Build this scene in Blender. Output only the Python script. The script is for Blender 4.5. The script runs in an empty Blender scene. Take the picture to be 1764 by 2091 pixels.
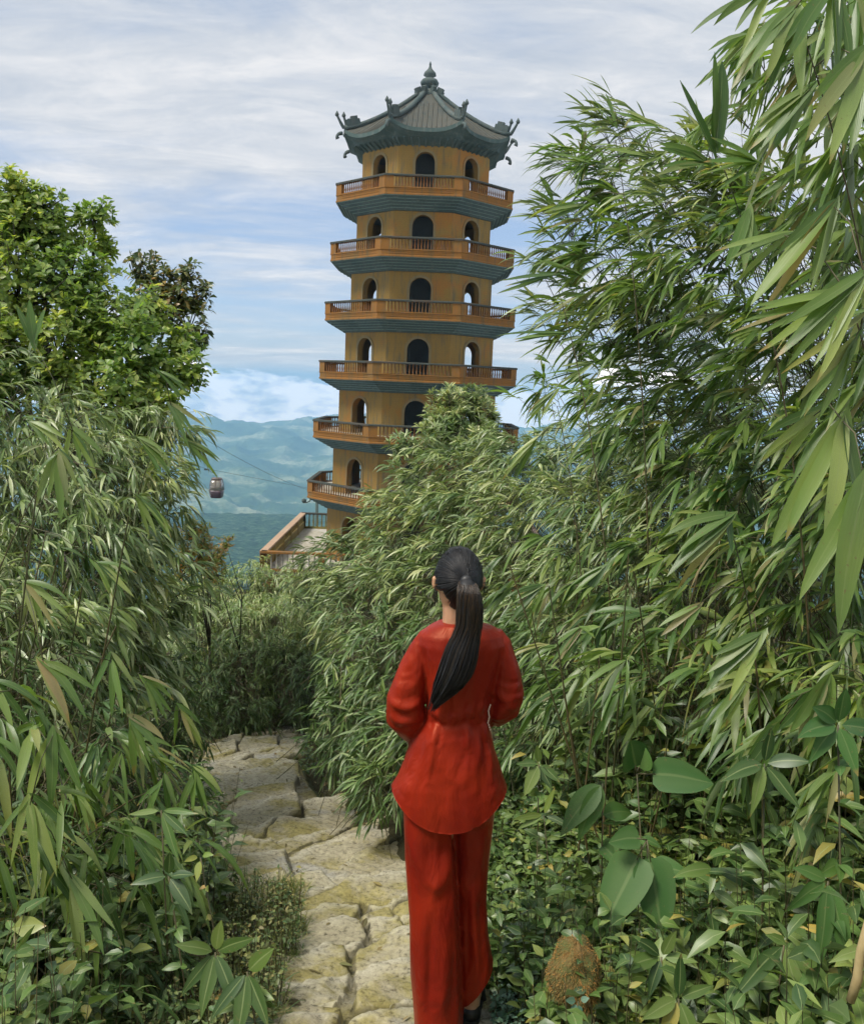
import bpy, bmesh, math, random
import numpy as np
from mathutils import Vector, Matrix, Euler, noise as mnoise
R = math.radians
rng = np.random.default_rng(7)
random.seed(7)
scene = bpy.context.scene
C = scene.collection

# ------------------------------------------------------------------ camera
F, CX, CY = 1808.0, 882.0, 1045.5
PITCH, ROLL = R(8.24), R(2.33)
fw = np.array([0, math.cos(PITCH), -math.sin(PITCH)])
up0 = np.array([0, math.sin(PITCH), math.cos(PITCH)])
rt0 = np.array([1.0, 0, 0])
rt = rt0*math.cos(ROLL) + up0*math.sin(ROLL)
up = up0*math.cos(ROLL) - rt0*math.sin(ROLL)
cam_d = bpy.data.cameras.new('camera')
cam = bpy.data.objects.new('camera', cam_d); C.objects.link(cam)
cam.matrix_world = Matrix(((rt[0], up[0], -fw[0], 0), (rt[1], up[1], -fw[1], 0), (rt[2], up[2], -fw[2], 0), (0, 0, 0, 1)))
cam_d.sensor_fit = 'VERTICAL'; cam_d.sensor_height = 24; cam_d.lens = F/2091*24
cam_d.clip_start = 0.05; cam_d.clip_end = 60000
scene.camera = cam

def at(px, py, Y):
    """surveyed point: direction seen in the photograph, at distance Y ahead"""
    d = fw + rt*(px-CX)/F - up*(py-CY)/F
    return d*(Y/d[1])
GZ0, GY0, GS = -2.28, 2.85, -0.26
def gnd(px, py):
    d = fw + rt*(px-CX)/F - up*(py-CY)/F
    # d*t: z = GZ0+GS*(y-GY0)
    t = (GZ0-GS*GY0)/(d[2]-GS*d[1])
    return d*t

# ------------------------------------------------------------------ node helper
class NT:
    def __init__(s, nt): s.nt = nt; nt.nodes.clear()
    def n(s, typ, **kw):
        nd = s.nt.nodes.new('ShaderNode'+typ)
        for k, v in kw.items():
            if k.startswith('_'): setattr(nd, k[1:], v)
            else:
                key = int(k[1:]) if (k[0] == 'i' and k[1:].isdigit()) else k.replace('__', ' ')
                sk = nd.inputs[key]
                if isinstance(v, bpy.types.NodeSocket): s.nt.links.new(v, sk)
                else: sk.default_value = v
        return nd
    def math(s, op, a, b=0.0, clamp=False):
        nd = s.n('Math', _operation=op, i0=a, i1=b); nd.use_clamp = clamp; return nd.outputs[0]
    def mix(s, f, a, b, blend='MIX'):
        nd = s.nt.nodes.new('ShaderNodeMix'); nd.data_type = 'RGBA'; nd.blend_type = blend
        for i, v in ((0, f), (6, a), (7, b)):
            if isinstance(v, bpy.types.NodeSocket): s.nt.links.new(v, nd.inputs[i])
            else: nd.inputs[i].default_value = v if i == 0 else (tuple(v)+(1,))[:4]
        return nd.outputs[2]
    def ramp(s, f, stops, interp='LINEAR'):
        nd = s.nt.nodes.new('ShaderNodeValToRGB'); cr = nd.color_ramp; cr.interpolation = interp
        while len(cr.elements) < len(stops): cr.elements.new(.5)
        for e, (p, c) in zip(cr.elements, stops):
            e.position = p; e.color = (tuple(c)+(1,))[:4] if not isinstance(c, float) else (c, c, c, 1)
        s.nt.links.new(f, nd.inputs[0]); return nd.outputs[0]
    def smooth(s, v, a, b):
        nd = s.n('MapRange', i0=v, i1=a, i2=b, i3=0.0, i4=1.0); nd.interpolation_type = 'SMOOTHSTEP'; return nd.outputs[0]
    def link(s, a, b): s.nt.links.new(a, b)

# ------------------------------------------------------------------ sky + sun
SUN_EL, SUN_AZ = R(58), R(240)      # azimuth: direction the light comes from, clockwise from +Y
world = bpy.data.worlds.new('World'); scene.world = world; world.use_nodes = True
W = NT(world.node_tree)
tc = W.n('TexCoord').outputs['Generated']
sx = W.n('SeparateXYZ', i0=tc)
sky = W.n('TexSky', _sky_type='NISHITA'); sky.sun_disc = False
sky.sun_elevation = SUN_EL; sky.sun_rotation = SUN_AZ; sky.altitude = 1000; sky.air_density = 1.0; sky.dust_density = 1.6; sky.ozone_density = 1.5
zz = W.math('ADD', W.math('MAXIMUM', sx.outputs[2], 0.0), 0.16)
pu = W.math('DIVIDE', sx.outputs[0], zz); pv = W.math('DIVIDE', sx.outputs[1], zz)
pl = W.n('CombineXYZ', i0=pu, i1=pv, i2=0.0).outputs[0]
mp = W.n('Mapping', Vector=pl, Rotation=(0, 0, R(-58)), Scale=(0.42, 1.0, 1)).outputs[0]
n1 = W.n('TexNoise', Vector=mp, Scale=1.1, Detail=9, Roughness=.56, Distortion=.25).outputs[0]
mp2 = W.n('Mapping', Vector=pl, Rotation=(0, 0, R(-52)), Scale=(0.9, 2.0, 1), Location=(3.1, 1.7, 0)).outputs[0]
n2 = W.n('TexNoise', Vector=mp2, Scale=1.6, Detail=10, Roughness=.64, Distortion=.4).outputs[0]
cov = W.math('ADD', W.math('MULTIPLY', n1, .75), W.math('MULTIPLY', n2, .45))
elev = W.smooth(sx.outputs[2], 0.10, 0.36)
cov = W.math('ADD', cov, W.math('MULTIPLY', elev, .20))
cov = W.math('ADD', cov, W.math('MULTIPLY', W.smooth(sx.outputs[0], -0.05, .25), .06))
low = W.math('SUBTRACT', 1.0, W.smooth(sx.outputs[2], 0.0, 0.09))
cov = W.math('ADD', cov, W.math('MULTIPLY', low, .06))
cm = W.smooth(cov, .50, .80)
n3 = W.n('TexNoise', Vector=mp2, Scale=3.4, Detail=10, Roughness=.68, Distortion=.9).outputs[0]
shade = W.ramp(W.math('ADD', W.math('MULTIPLY', n2, .5), W.math('MULTIPLY', n3, .5)), [(.32, (3.4, 3.85, 4.5)), (.49, (4.6, 4.85, 5.2)), (.66, (6.2, 6.15, 6.15))])
skyc = W.mix(1.0, sky.outputs[0], (0.80, 0.93, 1.12), 'MULTIPLY')
skyc = W.mix(.60, skyc, (3.0, 3.8, 4.9))
skyc = W.mix(W.smooth(sx.outputs[2], -.005, .05), (3.1, 4.1, 5.1), skyc)
c = W.mix(W.math('MULTIPLY', cm, .93), skyc, shade)
# cumulus bank lying on the horizon
az = W.math('DIVIDE', sx.outputs[0], sx.outputs[1])
bvec = W.n('CombineXYZ', i0=W.math('MULTIPLY', az, 9.0), i1=W.math('MULTIPLY', sx.outputs[2], 22.0), i2=0.7).outputs[0]
bn = W.n('TexNoise', Vector=bvec, Scale=1.0, Detail=7, Roughness=.52, Distortion=.35).outputs[0]
top = W.math('ADD', -0.058, W.math('MULTIPLY', bn, 0.125))
bm_ = W.smooth(W.math('SUBTRACT', top, sx.outputs[2]), -0.0015, 0.0045)
bshade = W.ramp(W.n('TexNoise', Vector=bvec, Scale=2.2, Detail=6, Roughness=.55).outputs[0], [(.36, (6.0, 6.6, 7.8)), (.50, (13.5, 12.5, 12.2))])
c = W.mix(W.math('MULTIPLY', bm_, .9), c, bshade)
bg = W.n('Background', Color=c, Strength=0.118)
W.link(bg.outputs[0], W.n('OutputWorld').inputs[0])
sl = bpy.data.lights.new('sun', 'SUN'); sl.energy = 3.5; sl.angle = R(18); sl.color = (1, .94, .85)
so = bpy.data.objects.new('sun', sl); C.objects.link(so)
sd = Vector((math.sin(SUN_AZ)*math.cos(SUN_EL), math.cos(SUN_AZ)*math.cos(SUN_EL), math.sin(SUN_EL)))
so.rotation_euler = sd.to_track_quat('Z', 'Y').to_euler(); so.location = (0, 0, 60)
vs = scene.view_settings; vs.view_transform = 'Standard'; vs.look = 'None'; vs.gamma = 1; vs.exposure = 0.36
cy = scene.cycles; cy.max_bounces = 7; cy.diffuse_bounces = 2; cy.glossy_bounces = 2; cy.transmission_bounces = 4
cy.transparent_max_bounces = 6; cy.volume_bounces = 0; cy.use_adaptive_sampling = True; cy.adaptive_threshold = .035

# ------------------------------------------------------------------ generic helpers
def tag(o, label=None, cat=None, group=None, kind=None):
    for k, v in (('label', label), ('category', cat), ('group', group), ('kind', kind)):
        if v: o[k] = v
    return o
def thing(name, loc, label, cat, group=None):
    o = bpy.data.objects.new(name, None); C.objects.link(o); o.location = loc; o.empty_display_size = .2
    return tag(o, label, cat, group)
def link(name, me, parent=None):
    """vertices are in world coordinates; the root Empty carries a location"""
    o = bpy.data.objects.new(name, me); C.objects.link(o)
    if parent is not None:
        o.parent = parent
        if parent.type == 'EMPTY': o.matrix_parent_inverse = Matrix.Translation(-Vector(parent.location))
    return o
class MB:
    def __init__(s): s.v = []; s.f = []; s.sm = []
    def add(s, v, f, smooth=False):
        b = len(s.v); s.v += [tuple(map(float, p)) for p in v]; s.f += [tuple(i+b for i in q) for q in f]; s.sm += [smooth]*len(f)
    def box(s, c, d, M=None):
        v = [(c[0]+sx*d[0]/2, c[1]+sy*d[1]/2, c[2]+sz*d[2]/2) for sx in (-1, 1) for sy in (-1, 1) for sz in (-1, 1)]
        if M is not None: v = [tuple(M @ Vector(p)) for p in v]
        s.add(v, [(0, 1, 3, 2), (4, 6, 7, 5), (0, 4, 5, 1), (2, 3, 7, 6), (0, 2, 6, 4), (1, 5, 7, 3)])
    def rings(s, rings, cap=True, smooth=True, closed=True):
        n = len(rings[0]); v = [p for r in rings for p in r]; f = []
        for i in range(len(rings)-1):
            for j in range(n if closed else n-1):
                k = (j+1) % n; f.append((i*n+j, i*n+k, (i+1)*n+k, (i+1)*n+j))
        if cap: f.append(tuple(range(n-1, -1, -1))); f.append(tuple((len(rings)-1)*n+j for j in range(n)))
        s.add(v, f, smooth)
    def tube(s, pts, rad, n=8, smooth=True, flat=1.0):
        pts = [Vector(p) for p in pts]; rr = rad if hasattr(rad, '__len__') else [rad]*len(pts)
        rings = []; prev = None
        for i, p in enumerate(pts):
            t = (pts[min(i+1, len(pts)-1)]-pts[max(i-1, 0)]).normalized()
            a = (prev - t*prev.dot(t)) if prev is not None else t.cross(Vector((0, 0, 1)) if abs(t.z) < .9 else Vector((1, 0, 0)))
            a.normalize(); b = t.cross(a); prev = a
            rings.append([tuple(p+(a*math.cos(q)+b*math.sin(q)*flat)*rr[i]) for q in [2*math.pi*k/n for k in range(n)]])
        s.rings(rings, True, smooth)
    def lathe(s, prof, c, n=16, smooth=True):
        s.rings([[(c[0]+r*math.cos(2*math.pi*k/n), c[1]+r*math.sin(2*math.pi*k/n), c[2]+z) for k in range(n)] for r, z in prof], True, smooth)
    def mesh(s, name, mat):
        me = bpy.data.meshes.new(name); me.from_pydata(s.v, [], s.f); me.update()
        me.polygons.foreach_set('use_smooth', s.sm)
        for m in (mat if isinstance(mat, (list, tuple)) else [mat]): me.materials.append(m)
        return me
    def build(s, name, mat, parent=None): return link(name, s.mesh(name, mat), parent)
def npmesh(name, V, Q, mat, leaf=None, smooth=True):
    V = np.ascontiguousarray(V.reshape(-1, 3), dtype=np.float32); Q = np.ascontiguousarray(Q.reshape(-1, 4), dtype=np.int32)
    me = bpy.data.meshes.new(name)
    me.vertices.add(len(V)); me.vertices.foreach_set('co', V.ravel())
    me.loops.add(Q.size); me.loops.foreach_set('vertex_index', Q.ravel())
    me.polygons.add(len(Q)); me.polygons.foreach_set('loop_start', np.arange(0, Q.size, 4, dtype=np.int32))
    me.update(calc_edges=True)
    if smooth: me.polygons.foreach_set('use_smooth', np.ones(len(Q), dtype=bool))
    if leaf is not None:
        a = me.attributes.new('leaf', 'FLOAT_VECTOR', 'POINT'); a.data.foreach_set('vector', np.ascontiguousarray(leaf, dtype=np.float32).ravel())
    me.materials.append(mat); return me
def grid_quads(nx, ny):
    i = np.arange(nx*ny).reshape(ny, nx)
    return np.stack([i[:-1, :-1], i[:-1, 1:], i[1:, 1:], i[1:, :-1]], -1).reshape(-1, 4)
def nrm(a): return a/np.maximum(np.linalg.norm(a, axis=-1, keepdims=True), 1e-9)

# numpy value noise
def vnoise2(x, y, seed=0):
    xi = np.floor(x).astype(np.int64); yi = np.floor(y).astype(np.int64); fx = x-xi; fy = y-yi
    def h(a, b):
        n = (a*374761393 + b*668265263 + seed*1442695041) & 0xffffffff
        n = ((n ^ (n >> 13))*1274126177) & 0xffffffff
        return ((n ^ (n >> 16)) & 0xffff)/65535.0
    u = fx*fx*(3-2*fx); v = fy*fy*(3-2*fy)
    return (h(xi, yi)*(1-u)+h(xi+1, yi)*u)*(1-v)+(h(xi, yi+1)*(1-u)+h(xi+1, yi+1)*u)*v
def fbm(x, y, o=5, seed=0, g=.5):
    s = 0; a = 1; t = 0
    for k in range(o): s = s+a*vnoise2(x*2**k+17*k, y*2**k-9*k, seed+k); t += a; a *= g
    return s/t
def ridged(x, y, o=5, seed=0, g=.5):
    s = 0; a = 1; t = 0
    for k in range(o): s = s+a*(1-np.abs(2*vnoise2(x*2**k+31*k, y*2**k+7*k, seed+k)-1)); t += a; a *= g
    return s/t

# ------------------------------------------------------------------ materials
def newmat(name):
    m = bpy.data.materials.new(name); m.use_nodes = True; return m, NT(m.node_tree)
def finish(T, shader): T.link(shader, T.n('OutputMaterial').inputs[0])
def simple(name, col, rough=.6, col2=None, scale=4, bump=0.0, metal=0, spec=.5, detail=6):
    m, T = newmat(name); co = T.n('TexCoord').outputs['Object']
    nz = T.n('TexNoise', Vector=co, Scale=scale, Detail=detail, Roughness=.6).outputs[0]
    base = T.mix(T.smooth(nz, .35, .65), col, col2 or tuple(v*.75 for v in col))
    p = T.n('BsdfPrincipled', Base__Color=base, Roughness=rough, Metallic=metal, Specular__IOR__Level=spec)
    if bump:
        nb = T.n('TexNoise', Vector=co, Scale=scale*6, Detail=5).outputs[0]
        T.link(T.n('Bump', Height=nb, Strength=.6, Distance=bump).outputs[0], p.inputs['Normal'])
    finish(T, p.outputs[0]); return m
def leafmat(name, stops, under=(.16, .20, .13), tip=(.35, .24, .08), tipamt=.25, rough=.42, trans=.24, rib=.30, stripes=26, spec=.6, greener=.90):
    m, T = newmat(name)
    a = T.n('Attribute', _attribute_name='leaf').outputs['Vector']; sp = T.n('SeparateXYZ', i0=a)
    u, v, r = sp.outputs[0], sp.outputs[1], sp.outputs[2]
    col = T.ramp(r, [(q, (c_[0]*greener, c_[1]*1.04, c_[2]*1.05)) for q, c_ in stops])
    r2 = T.n('TexWhiteNoise', _noise_dimensions='1D', W=T.math('MULTIPLY', r, 913.7)).outputs[0]
    col = T.mix(1.0, col, T.ramp(r2, [(0, (.72, .74, .70)), (1, (1.28, 1.22, 1.2))]), 'MULTIPLY')
    cl_ = T.n('TexNoise', Vector=T.n('TexCoord').outputs['Object'], Scale=1.7, Detail=3).outputs[0]
    col = T.mix(1.0, col, T.ramp(cl_, [(.32, (.70, .84, .80)), (.5, (1.0, 1.0, 1.0)), (.68, (1.40, 1.22, 1.0))]), 'MULTIPLY')
    st = T.math('SINE', T.math('MULTIPLY', u, float(stripes)))
    col = T.mix(T.math('MULTIPLY', T.smooth(st, -1.0, 1.0), .09), col, (.22, .27, .12))
    ribm = T.math('SUBTRACT', 1.0, T.smooth(T.math('ABSOLUTE', u), .03, .12))
    col = T.mix(T.math('MULTIPLY', ribm, rib), col, (.30, .36, .15))
    co = T.n('TexCoord').outputs['Object']
    nz = T.n('TexNoise', Vector=co, Scale=9.0, Detail=4).outputs[0]
    tm = T.smooth(T.math('ADD', v, T.math('MULTIPLY', nz, .5)), 1.12, 1.25)
    tm = T.math('MULTIPLY', tm, T.smooth(r2, 1.0-tipamt-.05, 1.0-tipamt+.05))
    col = T.mix(tm, col, tip)
    sp_ = T.n('TexNoise', Vector=co, Scale=75.0, Detail=2).outputs[0]
    col = T.mix(T.math('MULTIPLY', T.math('MULTIPLY', T.smooth(sp_, .66, .72), T.smooth(nz, .45, .6)), .7), col, (.20, .15, .06))
    back = T.n('NewGeometry').outputs['Backfacing']
    colu = T.mix(T.math('MULTIPLY', back, .55), col, under)
    p = T.n('BsdfPrincipled', Base__Color=colu, Roughness=rough, Specular__IOR__Level=spec)
    T.link(T.n('Bump', Height=st, Strength=.15, Distance=.0006).outputs[0], p.inputs['Normal'])
    t = T.n('BsdfTranslucent', Color=T.mix(1.0, col, (1.25, 1.3, .55), 'MULTIPLY'))
    ms = T.n('MixShader', i0=trans, i1=p.outputs[0], i2=t.outputs[0])
    finish(T, ms.outputs[0]); return m
M = {}
M['bamboo'] = leafmat('bamboo_leaf', trans=.45, stops=[(0, (.07, .13, .033)), (.35, (.13, .205, .048)), (.65, (.20, .27, .07)), (.88, (.29, .335, .11)), (.96, (.30, .27, .11)), (1, (.34, .24, .12))], under=(.27, .31, .20), rough=.36)
M['bamboofine'] = leafmat('fine_bamboo_leaf', spec=.6, stops=[(0, (.07, .12, .03)), (.3, (.14, .195, .05)), (.6, (.23, .275, .085)), (.85, (.35, .38, .18)), (1, (.46, .43, .24))], under=(.38, .42, .29), rough=.36, stripes=9)
M['hedge'] = leafmat('sunlit_hedge_leaf', spec=.8, stops=[(0, (.11, .18, .04)), (.3, (.22, .29, .07)), (.6, (.36, .41, .13)), (.85, (.44, .46, .22)), (1, (.55, .48, .26))], under=(.42, .45, .32), rough=.38, stripes=9)  # lighter copy; sunlight on the far hedge is put into its colour
M['hedgedark'] = leafmat('shade_bamboo_leaf', spec=.6, stops=[(0, (.06, .11, .03)), (.5, (.12, .19, .05)), (.85, (.22, .28, .10)), (1, (.32, .34, .16))], under=(.20, .24, .14), rough=.42, stripes=9)  # darker copy; shade low in the thickets is put into its colour
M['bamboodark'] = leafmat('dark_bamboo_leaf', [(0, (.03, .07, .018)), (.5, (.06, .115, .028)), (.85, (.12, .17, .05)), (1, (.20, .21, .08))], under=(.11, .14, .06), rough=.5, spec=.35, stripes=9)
M['tree'] = leafmat('tree_leaf', trans=.48, greener=1.02, stops=[(0, (.12, .21, .045)), (.4, (.20, .31, .065)), (.75, (.30, .40, .09)), (1, (.42, .46, .14))], under=(.18, .23, .12), rough=.42, stripes=4, rib=.5)
M['treedark'] = leafmat('dark_tree_leaf', greener=1.0, stops= [(0, (.05, .085, .035)), (.5, (.09, .13, .045)), (.8, (.18, .17, .05)), (1, (.32, .20, .07))], under=(.12, .13, .09), rough=.4, stripes=4)
M['weed'] = leafmat('weed_leaf', [(0, (.035, .075, .02)), (.4, (.08, .135, .03)), (.75, (.14, .20, .045)), (.95, (.22, .26, .07)), (1, (.38, .27, .06))], under=(.13, .20, .09), rough=.42, stripes=5, rib=.6)
M['bigleaf'] = leafmat('heart_leaf', [(0, (.055, .12, .03)), (.5, (.08, .155, .035)), (1, (.11, .19, .045))], under=(.14, .20, .08), rough=.5, stripes=5, rib=.25, tipamt=.15, spec=.4)
M['grass'] = leafmat('grass_blade', greener=.95, stops= [(0, (.07, .13, .04)), (.4, (.13, .18, .05)), (.75, (.22, .23, .07)), (1, (.34, .27, .10))], under=(.18, .2, .1), rough=.5, stripes=3)
M['silver'] = leafmat('silver_leaf', [(0, (.10, .20, .14)), (1, (.20, .30, .22))], under=(.2, .28, .22), rough=.5, stripes=3)
M['orange'] = leafmat('orange_leaf', greener=1.0, stops= [(0, (.16, .24, .05)), (.55, (.32, .34, .08)), (.8, (.55, .38, .12)), (1, (.65, .28, .10))], under=(.3, .2, .1), rough=.45, stripes=3)
M['stem'] = simple('plant_stem', (.12, .10, .045), .6, (.055, .06, .025), 3)
M['culm'] = simple('bamboo_culm', (.06, .07, .025), .5, (.10, .075, .03), 2)
M['bark'] = simple('tree_bark', (.10, .08, .06), .85, (.05, .042, .035), 12, .01)
M['cane'] = simple('dry_cane', (.42, .33, .16), .55, (.30, .22, .10), 8, .001)

def stain_mat(name, c1, c2, c3, bump=.004, course=0.0):
    m, T = newmat(name); co = T.n('TexCoord').outputs['Object']
    a = T.n('TexNoise', Vector=co, Scale=.55, Detail=7, Roughness=.62).outputs[0]
    b = T.n('TexNoise', Vector=T.n('Mapping', Vector=co, Scale=(3, 3, .35)).outputs[0], Scale=1.6, Detail=7, Roughness=.7).outputs[0]
    d = T.n('TexNoise', Vector=co, Scale=14, Detail=5, Roughness=.7).outputs[0]
    col = T.mix(T.smooth(a, .50, .64), c1, c2)
    col = T.mix(T.math('MULTIPLY', T.smooth(b, .48, .70), .85), col, c3)
    col = T.mix(T.math('MULTIPLY', T.smooth(d, .5, .8), .35), col, tuple(v*.45 for v in c1))
    if course:
        z = T.n('SeparateXYZ', i0=co).outputs[2]
        w = T.math('FRACT', T.math('MULTIPLY', z, 1/course))
        col = T.mix(T.math('MULTIPLY', T.math('SUBTRACT', 1.0, T.smooth(w, .03, .16)), .22), col, tuple(v*.4 for v in c3))
    p = T.n('BsdfPrincipled', Base__Color=col, Roughness=.85, Specular__IOR__Level=.25)
    T.link(T.n('Bump', Height=d, Strength=.7, Distance=bump).outputs[0], p.inputs['Normal'])
    finish(T, p.outputs[0]); return m
M['ochre'] = stain_mat('ochre_render', (.25, .158, .042), (.30, .140, .030), (.095, .10, .065), course=.11)
M['orangeW'] = stain_mat('orange_parapet', (.235, .108, .024), (.19, .105, .030), (.10, .085, .045))
M['balus'] = stain_mat('baluster_paint', (.19, .082, .025), (.16, .09, .035), (.10, .08, .05))
M['mould'] = stain_mat('pale_green_moulding', (.17, .25, .22), (.13, .20, .18), (.07, .11, .10))
M['trim'] = stain_mat('arch_trim', (.21, .165, .08), (.23, .14, .055), (.13, .125, .08))
M['teal'] = stain_mat('green_cornice', (.065, .10, .092), (.045, .075, .07), (.13, .15, .13))  # green-grey paint; its teal tint also stands in for haze on the tower
M['darkteal'] = stain_mat('dark_rail_cap', (.05, .055, .045), (.07, .055, .04), (.035, .05, .045))
M['tile'] = stain_mat('roof_tile', (.085, .085, .07), (.065, .075, .068), (.045, .062, .06), bump=.02, course=.16)
M['ridge'] = stain_mat('roof_ridge', (.075, .10, .095), (.055, .08, .078), (.12, .13, .115))
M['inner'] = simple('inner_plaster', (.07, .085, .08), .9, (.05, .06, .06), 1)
M['concrete'] = stain_mat('terrace_concrete', (.38, .35, .28), (.45, .43, .38), (.20, .19, .11))
M['pinkcap'] = stain_mat('parapet_cap', (.40, .27, .18), (.42, .31, .22), (.25, .2, .12))
M['mosswall'] = stain_mat('mossy_parapet', (.26, .19, .06), (.20, .18, .05), (.12, .12, .06))

# ------------------------------------------------------------------ foliage generators
PROF = {
 'bamboo': lambda t: (t**.55)*((1-t)**.75)*1.9,
 'ovate': lambda t: (np.sin(np.pi*np.clip(t, 0, 1)**.72)**.9),
 'obovate': lambda t: (np.sin(np.pi*np.clip(t, 0, 1)**1.5)**.8),
 'heart': lambda t: np.where(t < .12, .55+.45*t/.12, 1)*np.cos(np.pi/2*np.clip((t-.12)/.88, 0, 1)**1.5)**.85,
 'grass': lambda t: (1-t)**.7,
}
def leaf_arrays(P, D, L, Wd, N=None, droop=.25, fold=.18, seg=5, shape='bamboo', wav=0.0, twist=.0):
    n = len(P); P = np.asarray(P, float); D = nrm(np.asarray(D, float))
    L = np.broadcast_to(L, (n,)); Wd = np.broadcast_to(Wd, (n,)); droop = np.broadcast_to(droop, (n,))
    if N is None: N = np.array([0, 0, 1.0])+rng.normal(0, .45, (n, 3))
    N = N-(N*D).sum(1, keepdims=True)*D; N = nrm(N); S = np.cross(D, N)
    t = np.linspace(0, 1, seg+1)
    Z = np.array([0, 0, -1.0])
    cen = P[:, None]+L[:, None, None]*(t[None, :, None]*D[:, None]*(1-.25*droop[:, None, None]*t[None, :, None])+(droop[:, None]*t[None]**2)[..., None]*Z*.75)
    if wav:
        ph = rng.uniform(0, 6.3, n)[:, None]
        cen = cen+(np.sin(t[None]*7+ph)*wav*L[:, None]*t[None])[..., None]*S[:, None]
    tn = np.clip(t, .0, 1); w = PROF[shape](tn); w = np.maximum(w, .035); w = w/w.max()
    ww = (w[None]*Wd[:, None]*.5)[..., None]
    tw = (twist*rng.normal(0, 1, n))[:, None, None]*t[None, :, None]
    Sx = S[:, None]*np.cos(tw)+N[:, None]*np.sin(tw)
    lf = cen-Sx*ww+N[:, None]*ww*fold*2; rg = cen+Sx*ww+N[:, None]*ww*fold*2
    V = np.stack([lf, cen, rg], 2)                      # n, seg+1, 3, 3
    base = (np.arange(n)*(seg+1)*3)[:, None, None]
    r = (np.arange(seg)*3)[None, :, None]; cidx = np.arange(2)[None, None, :]
    a = base+r+cidx
    Q = np.stack([a, a+1, a+4, a+3], -1).reshape(-1, 4)
    rnd = rng.random(n)
    A = np.empty((n, seg+1, 3, 3)); A[..., 0] = np.array([-1, 0, 1])[None, None]; A[..., 1] = t[None, :, None]; A[..., 2] = rnd[:, None, None]
    return V.reshape(-1, 3), Q, A.reshape(-1, 3)
class Leaves:
    def __init__(s): s.V = []; s.Q = []; s.A = []; s.n = 0; s.tw = []
    def add(s, *a, **k):
        if len(a[0]) == 0: return
        V, Q, A = leaf_arrays(*a, **k); s.V.append(V); s.Q.append(Q+s.n); s.A.append(A); s.n += len(V)
    def build(s, name, mat, parent=None):
        return link(name, npmesh(name, np.concatenate(s.V), np.concatenate(s.Q), mat, np.concatenate(s.A)), parent)
def tubes_np(P, rad, n=4):
    """P: m,k,3 polylines, rad: m,k"""
    m, k, _ = P.shape; T = np.empty_like(P); T[:, 1:-1] = P[:, 2:]-P[:, :-2]; T[:, 0] = P[:, 1]-P[:, 0]; T[:, -1] = P[:, -1]-P[:, -2]; T = nrm(T)
    ref = np.where(np.abs(T[..., 2:3]) < .8, np.array([0, 0, 1.0]), np.array([1.0, 0, 0])); a = nrm(np.cross(T, ref)); b = np.cross(T, a)
    q = np.arange(n)*2*np.pi/n
    V = P[:, :, None]+(a[:, :, None]*np.cos(q)[None, None, :, None]+b[:, :, None]*np.sin(q)[None, None, :, None])*rad[:, :, None, None]
    i = (np.arange(m)*k*n)[:, None, None]+(np.arange(k-1)*n)[None, :, None]+np.arange(n)[None, None]
    j = (np.arange(m)*k*n)[:, None, None]+(np.arange(k-1)*n)[None, :, None]+((np.arange(n)+1) % n)[None, None]
    return V.reshape(-1, 3), np.stack([i, j, j+n, i+n], -1).reshape(-1, 4)
def perp_fan(D, spread):
    n = len(D); return nrm(D+rng.normal(0, 1, (n, 3))*spread)
def sprigs(Lv, Pc, Dc, k, Lr, Wr, spread, droop, seg, shape='bamboo', stemlen=.12, fold=.18, nup=.5, wav=0, twist=.3):
    """k leaves on each twig; returns twig lines"""
    m = len(Pc)
    if m == 0: return
    Dc = nrm(Dc)
    side = nrm(np.cross(Dc, np.array([0, 0, 1.0])+rng.normal(0, .4, (m, 3))))
    for j in range(k):
        f = (j/(max(k-1, 1))-.5)*2
        ang = f*spread+rng.normal(0, spread*.25, m)
        D = Dc*np.cos(ang)[:, None]+side*np.sin(ang)[:, None]+rng.normal(0, .14, (m, 3))
        P = Pc+Dc*(stemlen*(rng.random(m)-.3-abs(f)*.5))[:, None]
        L = rng.uniform(Lr[0], Lr[1], m)*(1-.25*abs(f)); Wd = L*rng.uniform(Wr[0], Wr[1], m)
        N = np.array([0, 0, 1.0])+rng.normal(0, nup, (m, 3))
        Lv.add(P, D, L, Wd, N, droop*rng.uniform(.4, 1.5, m), fold, seg, shape, wav, twist)
def blob_pts(b, dens=1.0, L=.15, W=.1, k=5, shell=(.45, 1.03), front=True, cover=2.6):
    cx, cy, rx, ry, Y = b[:5]; ryd = b[5] if len(b) > 5 else min(rx, ry)/F*Y*1.0
    c = at(cx, cy, Y); a = rx/F*Y; h = ry/F*Y
    n = int(cover*dens*math.pi*a*h/(L*L*W*.55)/k)+3
    d = nrm(rng.normal(0, 1, (n*2, 3)))
    if front: d = d[d[:, 1] < .45]
    d = d[:n]
    r = rng.uniform(shell[0], shell[1], len(d))**.7
    # lumpy surface
    lump = 1+.22*np.sin(d[:, 0]*7+cx)+.18*np.sin(d[:, 2]*9+cy)
    return c+d*np.array([a, ryd, h])*(r*lump)[:, None], d
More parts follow.
